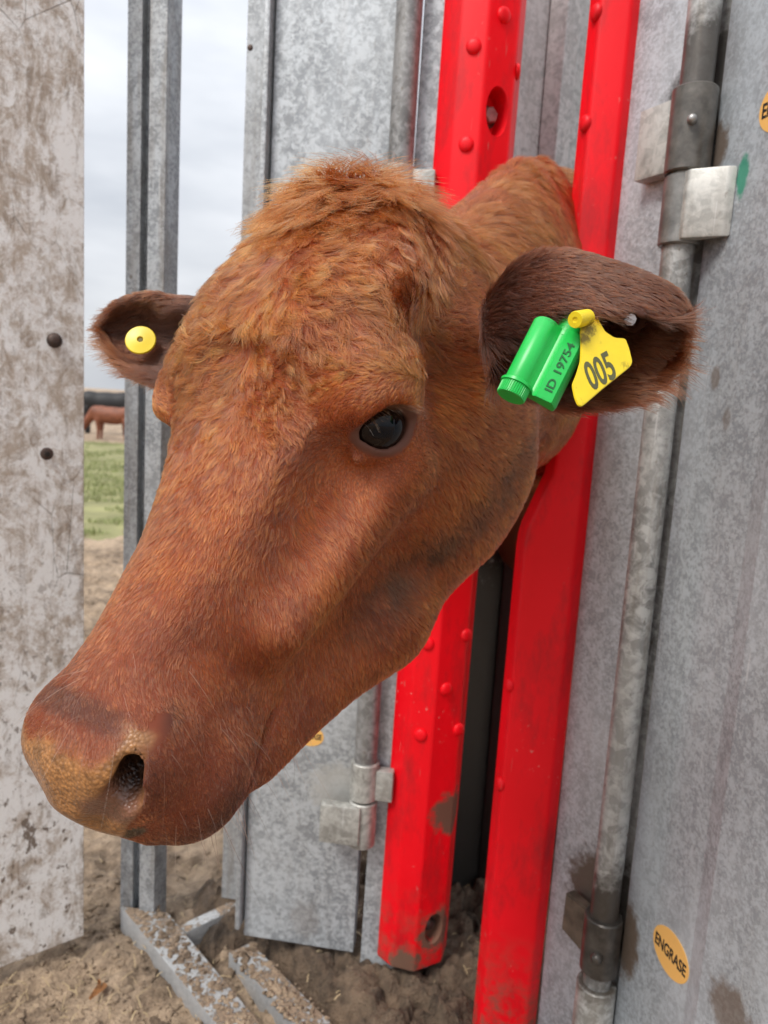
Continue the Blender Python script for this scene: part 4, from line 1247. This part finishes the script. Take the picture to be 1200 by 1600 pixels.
def slant_plate():
    a = PC + sno * .014; z1, z0 = zr(900, 1385), zr(890, 1440)
    bm = bmesh.new(); pts_ = [(a - sdir * .0, z1 - .0), (a - sdir * .07, z1 - .0), (a - sdir * .072, z0), (a - sdir * .03, zr(925, 1478)), (a, zr(945, 1500))]
    f = [bm.verts.new((p[0], p[1], z)) for p, z in pts_]; b_ = [bm.verts.new((p[0] - sno[0] * .02, p[1] - sno[1] * .02, z)) for p, z in pts_]
    bm.faces.new(f); bm.faces.new(b_[::-1])
    for i in range(5): bm.faces.new((f[i], b_[i], b_[(i + 1) % 5], f[(i + 1) % 5]))
    bmesh.ops.recalc_face_normals(bm, faces=bm.faces); bmesh.ops.bevel(bm, geom=list(bm.edges), offset=.003, segments=2, affect='EDGES')
    return finish('hinge_plate', bm, kn2, gateR)
slant_plate()
tube('hinge_sleeve', PC, .0285, zF, zE, mat_grease, gateR, 32)
dome('grease_nipple', np.array([*(PC + np.array([-.45, -.89]) * .0285), zr(938, 1466)]), (-.45, -.89, 0), .009, .010, mat_grease, gateR)

# ------------------------------------------------------------------ right panel
pdir = np.array([.24, -.970]); pdir /= np.linalg.norm(pdir)
P0_ = upright(1062, 700, 1.035)
pno = np.array([pdir[1], -pdir[0]]); pno = pno if pno @ (-P0_) > 0 else -pno
zp = lambda px, py: on_wall(px, py, P0_, pdir)
green = (.05, .30, .20)
stP = ((zp(1160, 275), .017, .95, green, (1, 1, .45)), (st3(P0_, zB + .03), .045, .85, rustc, (1, 1, .8)), (st3(P0_ + pdir * .01, zE - .03), .05, .9, rustc, (1, 1, .5)), (zp(1118, 590), .014, .6, rustc, (1, 1, .5)), (zp(1135, 655), .013, .45, rustc, (1, 1, .6)), (zp(1150, 1580), .06, .7, rustc, (1, 1, 1)))
mat_panelR = steel('galvanised_panel_near', (.475, .515, .55), (.35, .375, .405), dirt=.12, spangle=150, stains_and_shade=stP)
panelR = empty('side_panel', (*P0_, 0))
tag(panelR, 'near galvanised panel along the right edge carrying the oval grease stickers', 'panel', 'galvanised side panels')
t_f = .150
e0 = P0_; e1 = P0_ + pdir * t_f; e2 = e1 + (pdir * .9 + pno * .25) * .035; e3 = e2 + pdir * .35
poly = [e0, e1, e2, e3, e3 - pno * .005, e2 - pno * .005, e1 - pno * .005, e0 - pno * .005 + pdir * .004, e0 - pno * .03 + pdir * .004, e0 - pno * .03]
prism('sheet', [tuple(p) for p in poly], .03, 2.3, mat_panelR, panelR, .0018)
tube('hinge_sleeve', PC, .0272, zC, zB - .003, plain('sleeve_steel', (.19, .185, .175), .4, .45, 35, .5, .001), panelR, 32)
pk0, pk1 = zp(1068, 380)[2], zp(1100, 268)[2]
prism('hinge_plate', [tuple(PC + pno * .016), tuple(PC + pno * .016 + pdir * .03), tuple(P0_ + pdir * .050 + pno * .010), tuple(P0_ + pdir * .053 + pno * .0005), tuple(PC - pno * .004 + pdir * .01), tuple(PC - pno * .006)], zr(1060, 385), zr(1070, 282), kn1, panelR, .003)
tube('hinge_sleeve', PC, .0300, .05, zr(940, 1530), steel('pale_knuckle', (.58, .58, .56), (.40, .39, .36), dirt=.5, spangle=60, stains_and_shade=((st3(PC, zF - .01), .06, .9, (.10, .08, .06), (1, 1, 1)),)), panelR, 32)
for k, (px, py) in enumerate(((1130, 323), (1127, 333), (1128, 343))):
    q = zp(px, py); dome('weld_pit', q + np.array([*pno, 0]) * .001, (*pno, 0), .0018, .001, plain('pit_%d' % k, (.01, .01, .01), .9), panelR, 8)

# stickers: an orange oval with black letters
mat_orange = None
def sticker_mat():
    t = NT('sticker_orange')
    c = t.mix(t.ramp(t.noise(160, 4, .6, t.map((1, 1, .4))), (.60, 0.0), (.72, .55)), (.78, .43, .12), (.52, .30, .12))
    return t.done(c, .5)
mat_orange = sticker_mat()
mat_black = plain('print_black', (.012, .012, .012), .5)
def text_mesh(s, bold=0.0):
    cu = bpy.data.curves.new('lettering', 'FONT'); cu.body = s; cu.align_x = 'CENTER'; cu.align_y = 'CENTER'; cu.offset = bold
    cu.extrude = .02; cu.resolution_u = 4
    o = bpy.data.objects.new('lettering', cu); COL.objects.link(o)
    dg = bpy.context.evaluated_depsgraph_get(); dg.update()
    me = bpy.data.meshes.new_from_object(o.evaluated_get(dg)); bpy.data.objects.remove(o)
    v = np.array([x.co[:] for x in me.vertices]); v[:, :2] -= (v[:, :2].max(0) + v[:, :2].min(0)) / 2
    v[:, :2] /= (v[:, :2].max(0) - v[:, :2].min(0)); v[:, 2] /= max(1e-9, np.abs(v[:, 2]).max())
    return me, v
def lettering(s, org, ex, ey, en, thick, mat, parent, bold=0.0):
    """lettering spanning ex by ey about org, raised by thick along en"""
    me, v = text_mesh(s, bold)
    p = np.asarray(org) + np.outer(v[:, 0], ex) + np.outer(v[:, 1], ey) + np.outer(v[:, 2] * thick, en)
    for i, x in enumerate(me.vertices): x.co = p[i]
    me.materials.clear(); me.materials.append(mat); me.name = 'lettering'
    o = bpy.data.objects.new('lettering', me); COL.objects.link(o)
    o.parent = parent; w = Matrix.Identity(4); ch = []; r_ = parent
    while r_ is not None: ch.append(r_); r_ = r_.parent
    for r_ in reversed(ch): w = w @ r_.matrix_parent_inverse @ r_.matrix_basis
    o.matrix_parent_inverse = w.inverted()
    return o
def sticker(c, hd, nrm, rx, rz, parent, label, text='ENGRASE', tilt=0.0):
    hd = np.array([*hd, 0.0]); nrm = np.array([*nrm, 0.0]); up = np.array([0, 0, 1.0])
    hx = hd * math.cos(tilt) + up * math.sin(tilt); hy = up * math.cos(tilt) - hd * math.sin(tilt)
    bm = bmesh.new(); f, b_ = [], []
    for a in np.linspace(0, 2 * math.pi, 56, endpoint=False):
        q = c + hx * rx * math.cos(a) + hy * rz * math.sin(a)
        f.append(bm.verts.new(q + nrm * .0008)); b_.append(bm.verts.new(q - nrm * .0004))
    bm.faces.new(f)
    for i in range(56): bm.faces.new((f[i], b_[i], b_[(i + 1) % 56], f[(i + 1) % 56]))
    bmesh.ops.recalc_face_normals(bm, faces=bm.faces)
    o = finish('sticker', bm, mat_orange, parent); tag(o, label)
    lettering(text, c + nrm * .0009, hx * rx * 1.72, hy * rz * .56, nrm, .0003, mat_black, o, .022)
    return o
c1 = zp(1048, 1490)
sticker(c1, pdir, pno, .0400, .0320, panelR, 'orange oval sticker reading ENGRASE low on the panel')
c2 = zp(1226, 158)
sticker(c2, pdir, pno, .0400, .0320, panelR, 'orange oval sticker cut off by the right edge of the picture')
c3 = on_wall(484, 1150, Lp, ldir)
sticker(c3, ldir, lnn, .0275, .02, panel, 'orange oval sticker mostly hidden behind the chin')

# ------------------------------------------------------------------ crush interior: two sheeted side walls
cdir = np.array([.55, .835]); cdir /= np.linalg.norm(cdir); cn = np.array([cdir[1], -cdir[0]])
mat_wall_in = steel('galvanised_crush_wall', (.50, .515, .52), (.35, .365, .37), dirt=.4, spangle=70, stains_and_shade=((np.array([.3, 1.6, .40]), 1.05, .98, (.010, .008, .006), (.25, .25, 1)),), metal=.0)  # near-black lower part: shade inside the crush, painted into the steel colour
W0 = np.array([.10, 1.47])
def side_wall(p0, L_, side, label, rib_side, top=2.25):
    w = empty('crush_wall', (*p0, 0)); tag(w, label, 'wall', kind='thing')
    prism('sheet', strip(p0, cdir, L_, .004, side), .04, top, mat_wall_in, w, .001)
    for k in range(4):
        q = p0 + cdir * (.21 + k * .42)
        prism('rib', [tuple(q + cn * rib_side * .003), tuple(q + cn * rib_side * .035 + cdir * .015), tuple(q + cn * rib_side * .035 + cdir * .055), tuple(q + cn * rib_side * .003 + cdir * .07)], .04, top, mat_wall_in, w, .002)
    return w
cdir_keep = cdir, cn
cdir = np.array([.80, .60]); cn = np.array([cdir[1], -cdir[0]])
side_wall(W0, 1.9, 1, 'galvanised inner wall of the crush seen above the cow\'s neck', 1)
# ------------------------------------------------------------------ mud lumps and litter
def lumps(name, spots, mat, label, seed):
    r = np.random.default_rng(seed); V, F = [], []; n0 = 0
    bm = bmesh.new(); bmesh.ops.create_icosphere(bm, subdivisions=2, radius=1)
    bv = np.array([v_.co[:] for v_ in bm.verts]); bf = np.array([[x.index for x in f.verts] for f in bm.faces]); bm.free()
    for x, y, z, s in spots:
        k = r.normal(size=3) * 2; ph = r.uniform(0, 6, 3)
        d = 1 + .28 * np.sin(bv @ (r.normal(size=3) * 3) + ph[0]) + .22 * np.sin(bv @ (r.normal(size=3) * 6) + ph[1]) + .08 * r.normal(size=len(bv))
        sc_ = s * np.array([r.uniform(.7, 1.4), r.uniform(.7, 1.4), r.uniform(.45, .8)])
        a = r.uniform(0, 6.28); Rz = np.array([[math.cos(a), -math.sin(a), 0], [math.sin(a), math.cos(a), 0], [0, 0, 1]])
        V.append((bv * d[:, None] * sc_) @ Rz.T + np.array([x, y, z])); F.append(bf + n0); n0 += len(bv)
    o = link_mesh(name, np.concatenate(V), np.concatenate(F), mat, None, True)
    tag(o, label, 'mud', kind='stuff'); return o
def mud_pile():
    x0, x1, y0, y1 = -.42, .75, 1.02, 2.1; h = .006
    xs = np.arange(x0, x1, h); ys = np.arange(y0, y1, h); X, Y = np.meshgrid(xs, ys, indexing='ij')
    def bil(f, sd): return np.abs(2 * vn2(X * f + 11, Y * f + 5, sd) - 1)
    wx = X + .02 * (vn2(X * 14, Y * 14, 61) - .5); wy = Y + .02 * (vn2(X * 14, Y * 14, 62) - .5)
    cell = np.zeros_like(X)
    for f, amp, sd in ((22, .030, 71), (41, .018, 72), (80, .009, 73)):          # rounded clods
        r = np.random.default_rng(sd); J = r.random((64, 64, 2)); ci, cj = np.floor(wx * f).astype(int), np.floor(wy * f).astype(int); best = np.full(X.shape, 9.0)
        for a in (-1, 0, 1):
            for b in (-1, 0, 1):
                o = J[(ci + a) & 63, (cj + b) & 63]; best = np.minimum(best, np.hypot(ci + a + o[..., 0] - wx * f, cj + b + o[..., 1] - wy * f))
        cell += amp * np.sqrt(np.maximum(0, 1 - (best / .85) ** 2)) * (vn2(X * f * .7, Y * f * .7, sd + 5) > .35)
    base = .004 + .018 * vn2(X * 7, Y * 7, 63)
    e = np.minimum(np.minimum(X - x0, x1 - X), np.minimum(Y - y0, y1 - Y)); fade = smoothstep(0, .16, e + .12 * (vn2(X * 9, Y * 9, 64) - .5))
    def dline(a, d, L_):
        t_ = np.clip((X - a[0]) * d[0] + (Y - a[1]) * d[1], 0, L_); return np.hypot(X - a[0] - d[0] * t_, Y - a[1] - d[1] * t_)
    dl = np.minimum(dline(ra, rdir, .8), dline(ia, idir, .7)); fade = fade * (.12 + .88 * smoothstep(.045, .10, dl + .02 * (vn2(X * 18, Y * 18, 66) - .5)))
    Z = (base + cell + .006 * vn2(X * 120, Y * 120, 65)) * fade - .02 * (1 - fade) + ground_height(X, Y) * .3
    I = np.arange(X.size).reshape(X.shape); F = np.stack([I[:-1, :-1], I[1:, :-1], I[1:, 1:], I[:-1, 1:]], -1).reshape(-1, 4)
    o = link_mesh('mud_pile', np.stack([X, Y, Z], -1).reshape(-1, 3), F, mat_mud_dark, None, True)
    tag(o, 'dark clods of mud heaped between the floor rails and under the gates', 'mud', kind='stuff')
mud_pile()
def crumbs():
    sp = []; r = np.random.default_rng(6)
    for a, d, L_, w in ((ra, rdir, .55, .05), (ia, idir, .45, .06)):
        sv = np.array([-d[1], d[0], 0])
        for _ in range(420):
            t = r.random() ** 1.1 * L_; q = a + d * t + sv * r.uniform(-.5, .5) * w
            sp.append((q[0], q[1], .050, .001 + .006 * r.random() ** 3))
    return sp
lumps('mud_crumbs', crumbs(), mat_mud, 'small crumbs of dry mud lying on the floor rails', 4)
def yard_clods():
    sp = []; r = np.random.default_rng(8)
    for _ in range(900):
        px, py = r.uniform(-40, 420), 1330 + 300 * r.random() ** .8
        p = on_floor(px, py, 0); sp.append((p[0], p[1], float(ground_height(np.array([p[0]]), np.array([p[1]]))[0]), float(.002 + .007 * r.random() ** 2.5)))
    return sp
lumps('yard_clods', yard_clods(), mat_mud, 'loose clods scattered over the trampled mud of the yard', 9)
def straw():
    V, F = [], []; r = np.random.default_rng(12)
    for i in range(240):
        px, py = (r.uniform(0, 420), r.uniform(1340, 1600)) if i < 190 else (r.uniform(440, 800), r.uniform(1440, 1600))
        p = on_floor(px, py, .0); z = .012 + float(ground_height(np.array([p[0]]), np.array([p[1]]))[0]) + (0 if i < 190 else .05)
        a = r.uniform(0, 6.28); l = r.uniform(.004, .016); w = r.uniform(.0005, .0013); d = np.array([math.cos(a), math.sin(a), r.normal() * .2]); s_ = np.array([-d[1], d[0], 0]) * w
        c = np.array([p[0], p[1], z]); n0 = len(V)
        up_ = np.array([0, 0, .0012])
        V += [c - d * l - s_, c - d * l + s_, c + up_ * 2 + s_, c + up_ * 2 - s_, c + d * l + s_, c + d * l - s_]; F += [(n0, n0 + 1, n0 + 2, n0 + 3), (n0 + 3, n0 + 2, n0 + 4, n0 + 5)]
    o = link_mesh('straw', V, F, plain('straw_yellow', (.40, .30, .17), .6)); tag(o, 'bits of straw and chaff trodden into the mud', 'straw', kind='stuff')
straw()
def dry_leaf():
    c = on_floor(150, 1545, .02); bm = bmesh.new(); L_, n = .055, 9; rows = []
    for i in range(n):
        t = i / (n - 1); w = .010 * math.sin(math.pi * min(1, t * .92 + .06)) ** .7; x = .012 * math.sin(t * 3.6); y = (t - .5) * L_; z = .006 * math.sin(t * 5)
        rows.append([bm.verts.new((c[0] + x + k * w, c[1] + y, c[2] + z + abs(k) * .004)) for k in (-1, 0, 1)])
    for A, B_ in zip(rows[:-1], rows[1:]):
        for k in (0, 1): bm.faces.new((A[k], A[k + 1], B_[k + 1], B_[k]))
    bmesh.ops.solidify(bm, geom=list(bm.faces), thickness=.0006)
    tag(finish('dry_leaf', bm, plain('dry_leaf_orange', (.42, .20, .075), .6, 0, 120, .4), None, True), 'curled orange-brown dry leaf on the mud at the bottom left', 'leaf')
dry_leaf()

# ------------------------------------------------------------------ ear tags
def tag_mat(name, col, dirt, spots):
    t = NT(name); n = t.noise(150, 5, .7)
    c = t.mix(t.ramp(t.noise(60, 4, .6), (.3, 0.0), (.75, 1.0)), tuple(x * .88 for x in col), col)
    m = t.math('MULTIPLY', t.ramp(n, (.60, 0.0), (.74, 1.0)), .30)
    for p, r in spots:
        e = t.math('ADD', t.near(p, r, .85), t.math('MULTIPLY', t.math('SUBTRACT', t.noise(420, 5, .75), .5), 1.5))
        m = t.math('MAXIMUM', m, t.ramp(e, (.35, 0.0), (.75, .8)))
    c = t.mix(m, c, dirt)
    return t.done(c, t.math('ADD', .36, t.math('MULTIPLY', m, .3)))
mat_yellow = tag_mat('tag_yellow', (.80, .60, .012), (.10, .065, .012), ((at(921, 512, .507), .010), (at(914, 528, .507), .007), (at(980, 568, .507), .006)))
mat_green = tag_mat('tag_green', (.010, .50, .075), (.02, .16, .04), ((at(860, 500, .515), .010),))
mat_tagtext = plain('tag_print', (.075, .075, .025), .5)
mat_greentext = plain('tag_print_green', (.004, .10, .020), .45)
def plate_from_outline(name, outline, dep, thick, mat, parent, bevel=.0006):
    """flat tag: outline on a tilted plane, given real thickness"""
    P_ = [np.asarray(at(x, y, dep(x, y))) for x, y in outline]
    n = np.cross(P_[len(P_) // 3] - P_[0], P_[2 * len(P_) // 3] - P_[0]); n /= np.linalg.norm(n)
    if n @ (CC - P_[0]) < 0: n = -n
    bm = bmesh.new(); f = [bm.verts.new(p + n * thick / 2) for p in P_]; b_ = [bm.verts.new(p - n * thick / 2) for p in P_]
    bm.faces.new(f); bm.faces.new(b_[::-1]); k = len(f)
    for i in range(k): bm.faces.new((f[i], b_[i], b_[(i + 1) % k], f[(i + 1) % k]))
    bmesh.ops.recalc_face_normals(bm, faces=bm.faces)
    if bevel: bmesh.ops.bevel(bm, geom=[e for e in bm.edges if e.is_manifold], offset=bevel, segments=2, affect='EDGES')
    return finish(name, bm, mat, parent), n
def smooth_outline(pts_, n=4):
    A = np.array(pts_, float); out = []; m = len(A)
    for i in range(m):
        p0, p1, p2, p3 = A[i - 1], A[i], A[(i + 1) % m], A[(i + 2) % m]
        a = p1 + (p2 - p1) * .12; b = p2 - (p2 - p1) * .12
        out += [tuple(a), tuple(a * .5 + b * .5), tuple(b)]
    return out
TD = .507
dep_y = lambda x, y: TD + .00010 * (x - 930) - .00010 * (y - 560)
tagY = empty('ear_tag', tuple(at(925, 500, TD)))
tag(tagY, 'yellow flag ear tag numbered 005 in the near ear', 'ear tag')
outl = [(909, 500), (911, 484), (920, 477), (930, 482), (935, 500), (945, 518), (960, 528), (977, 529), (983, 545), (988, 566), (984, 574), (945, 605), (909, 636), (902, 634), (897, 622), (893, 602), (900, 585), (906, 565), (907, 540), (906, 520)]
flag, fnrm = plate_from_outline('flag', smooth_outline(outl), dep_y, .0016, mat_yellow, tagY)
pa, pb, pc_ = [np.asarray(at(x, y, dep_y(x, y))) for x, y in ((934, 578), (954, 566), (926, 560))]
exv = (np.asarray(at(954, 548, dep_y(954, 548))) - np.asarray(at(918, 606, dep_y(918, 606))))
e_b = np.asarray(at(955, 566, dep_y(955, 566))) - np.asarray(at(915, 588, dep_y(915, 588)))
e_h = np.asarray(at(925, 557, dep_y(925, 557))) - np.asarray(at(942, 600, dep_y(942, 600)))
lettering('005', np.asarray(at(936, 580, dep_y(936, 580))) + fnrm * .0009, e_b * 1.0, e_h * 1.0, fnrm, .0003, mat_tagtext, tagY, .02)
def stud(c, d, r, l, mat, parent, name):
    d = Vector(d).normalized(); q = d.to_track_quat('Z', 'Y').to_matrix(); bm = bmesh.new(); rings = []
    for rr, h in ((r, -l), (r, l * .85), (r * .92, l), (r * .35, l), (r * .25, l * .9)):
        rings.append([bm.verts.new(Vector(c) + q @ Vector((rr * math.cos(a), rr * math.sin(a), h))) for a in np.linspace(0, 6.2832, 20, endpoint=False)])
    for A, B_ in zip(rings[:-1], rings[1:]):
        for i in range(20): bm.faces.new((A[i], A[(i + 1) % 20], B_[(i + 1) % 20], B_[i]))
    bm.faces.new(rings[-1]); bm.faces.new(rings[0][::-1])
    return finish(name, bm, mat, parent, True)
sdv = np.asarray(at(899, 500, TD - .010)) - np.asarray(at(922, 496, TD + .004))
stud(np.asarray(at(908, 498, TD - .004)), sdv, .0058, .0085, mat_yellow, tagY, 'stud')
# green sampling tube tag
GD = .515
tagG = empty('tube_tag', tuple(at(850, 560, GD)))
tag(tagG, 'bright green tube tag marked ID 19754 hanging in the near ear', 'ear tag')
g = lambda x, y, dd=0.0: np.asarray(at(x, y, GD + dd - .00008 * (y - 560)))
axis = g(803, 605) - g(850, 512); axis /= np.linalg.norm(axis)
side = g(888, 620) - g(838, 612); side -= side @ axis * axis; side /= np.linalg.norm(side)
gn = np.cross(axis, side); gn = gn if gn @ (CC - g(850, 560)) > 0 else -gn
org = g(840, 566); 
def gl(a, s_, n_): return org + axis * a + side * s_ + gn * n_
def tube_body():
    bm = bmesh.new(); prof = []
    r_ = .0092                                             # barrel, then a trough, then the flat box
    for a in np.linspace(R(200), R(35), 12): prof.append((-.0065 + r_ * math.cos(a), r_ * math.sin(a) + .001))
    prof += [(.0050, .0045), (.0072, .0052), (.0090, .0072), (.0205, .0075), (.0225, .0060), (.0255, .0000), (.0250, -.006), (.0, -.009), (-.012, -.006)]
    rows = []
    for a, k in ((-.0285, .93), (-.027, 1), (.0215, 1), (.0225, .97)): rows.append([bm.verts.new(gl(a + (0 if s_ < .006 else .003 * (a > 0)), s_ * k, n_ * k)) for s_, n_ in prof])
    n = len(prof)
    for A, B_ in zip(rows[:-1], rows[1:]):
        for i in range(n): bm.faces.new((A[i], A[(i + 1) % n], B_[(i + 1) % n], B_[i]))
    bm.faces.new(rows[0][::-1]); bm.faces.new(rows[-1]); bmesh.ops.recalc_face_normals(bm, faces=bm.faces)
    return finish('tube', bm, mat_green, tagG, True)
tb = tube_body()
def ribbed_cap():
    bm = bmesh.new(); n = 160; rows = []
    for a, rr, rib in ((.0205, .0108, 0), (.0212, .0116, 0), (.0232, .0116, 0), (.0234, .0106, 1), (.0310, .0104, 1), (.0318, .0098, 0), (.0318, .004, 0)):
        rows.append([bm.verts.new(gl(a, -.0060 + (rr - rib * .0006 * (i % 4 < 2)) * math.cos(t), .001 + (rr - rib * .0006 * (i % 4 < 2)) * math.sin(t))) for i, t in enumerate(np.linspace(0, 2 * math.pi, n, endpoint=False))])
    for A, B_ in zip(rows[:-1], rows[1:]):
        for i in range(n): bm.faces.new((A[i], A[(i + 1) % n], B_[(i + 1) % n], B_[i]))
    bm.faces.new(rows[-1]); bm.faces.new(rows[0][::-1]); bmesh.ops.recalc_face_normals(bm, faces=bm.faces)
    return finish('ribbed_cap', bm, mat_green, tagG)
ribbed_cap()
stalk = stud(gl(-.033, .010, -.004), -axis, .010, .009, mat_green, tagG, 'stalk')
lettering('ID 19754', gl(-.0005, .0150, .0076), -axis * .0385, -side * -.0 + (-side) * .0058, gn, .0003, mat_greentext, tagG, .012)
# button in the far ear
BD = .742
tagB = empty('ear_button', tuple(at(220, 532, BD)))
tag(tagB, 'round yellow button ear tag in the far ear', 'ear tag')
bc = np.asarray(at(220, 532, BD)); bnv = CC - bc; bnv = bnv / np.linalg.norm(bnv) + np.array([-.25, 0, .45]); bnv /= np.linalg.norm(bnv)
def button():
    q = Vector(bnv).to_track_quat('Z', 'Y').to_matrix(); bm = bmesh.new(); rings = []
    for rr, h in ((.0140, -.001), (.0152, .0), (.0152, .0012), (.0145, .002), (.009, .0024), (.0050, .0030), (.0032, .0030), (.0026, .0012)):
        rings.append([bm.verts.new(Vector(bc) + q @ Vector((rr * math.cos(a), rr * math.sin(a), h))) for a in np.linspace(0, 6.2832, 36, endpoint=False)])
    for A, B_ in zip(rings[:-1], rings[1:]):
        for i in range(36): bm.faces.new((A[i], A[(i + 1) % 36], B_[(i + 1) % 36], B_[i]))
    bm.faces.new(rings[-1]); bm.faces.new(rings[0][::-1])
    finish('disc', bm, mat_yellow, tagB, True)
    dome('pin_hole', bc + bnv * .0013, bnv, .0026, .0004, plain('pin_dark', (.14, .10, .01), .6), tagB, 12)
button()

# ------------------------------------------------------------------ distant cattle
def far_cow(name, loc, heading, scale, col, label, graze):
    def f(P):
        x, y, z = P[:, 0], P[:, 1], P[:, 2]
        P = P.astype(np.float32); M = np.stack([x, np.abs(y), z], 1).astype(np.float32)
        d = ell(P, (0, 0, .98), (.78, .30, .36)); d = smin(d, ell(P, (.5, 0, 1.0), (.36, .27, .36)), .12); d = smin(d, ell(P, (-.55, 0, 1.05), (.32, .27, .30)), .12)
        for fx_ in (.55, -.6):
            d = smin(d, cap(M, (fx_, .16, .8), (fx_ - .02, .15, .45), .12, .075), .06); d = smin(d, cap(M, (fx_ - .02, .15, .45), (fx_, .15, .02), .065, .05), .03)
        hd = np.array([1.30, 0, .42]) if graze else np.array([1.25, 0, 1.35])
        nk_ = np.array([.75, 0, 1.12])
        d = smin(d, cap(P, nk_, hd, .22, .13), .1)
        d = smin(d, cap(P, hd, hd + np.array([.22, 0, -.26]), .12, .075), .05)
        for s_ in (1, -1): d = smin(d, cap(P, hd + np.array([0, .10 * s_, .06]), hd + np.array([-.04, .26 * s_, .05]), .05, .02), .02)
        d = smin(d, cap(P, (-.85, 0, 1.2), (-.92, 0, .5), .035, .025), .03)
        return d.astype(np.float32)
    V, F = surface_nets(f, (-1.1, -.5, -.06), (1.75, .5, 1.75), .035, 4)
    c, s_ = math.cos(heading), math.sin(heading)
    V = V * scale; V = np.stack([V[:, 0] * c - V[:, 1] * s_ + loc[0], V[:, 0] * s_ + V[:, 1] * c + loc[1], V[:, 2]], 1)
    o = link_mesh(name, V, F, plain(name + '_hide_%d' % int(col[0] * 1000), col, .6, 0, 8, .3), None, True)
    tag(o, label, 'cow', 'cattle far off in the pasture'); return o
p = upright(168, 640, 19.0); far_cow('distant_cow', p, R(8), .80, (.012, .011, .012), 'black cow standing far off in the pasture, left of the channel post', False)
p = upright(176, 655, 17.0); far_cow('distant_cow', p, R(175), .56, (.20, .062, .028), 'small red calf in front of the distant black cow', True)
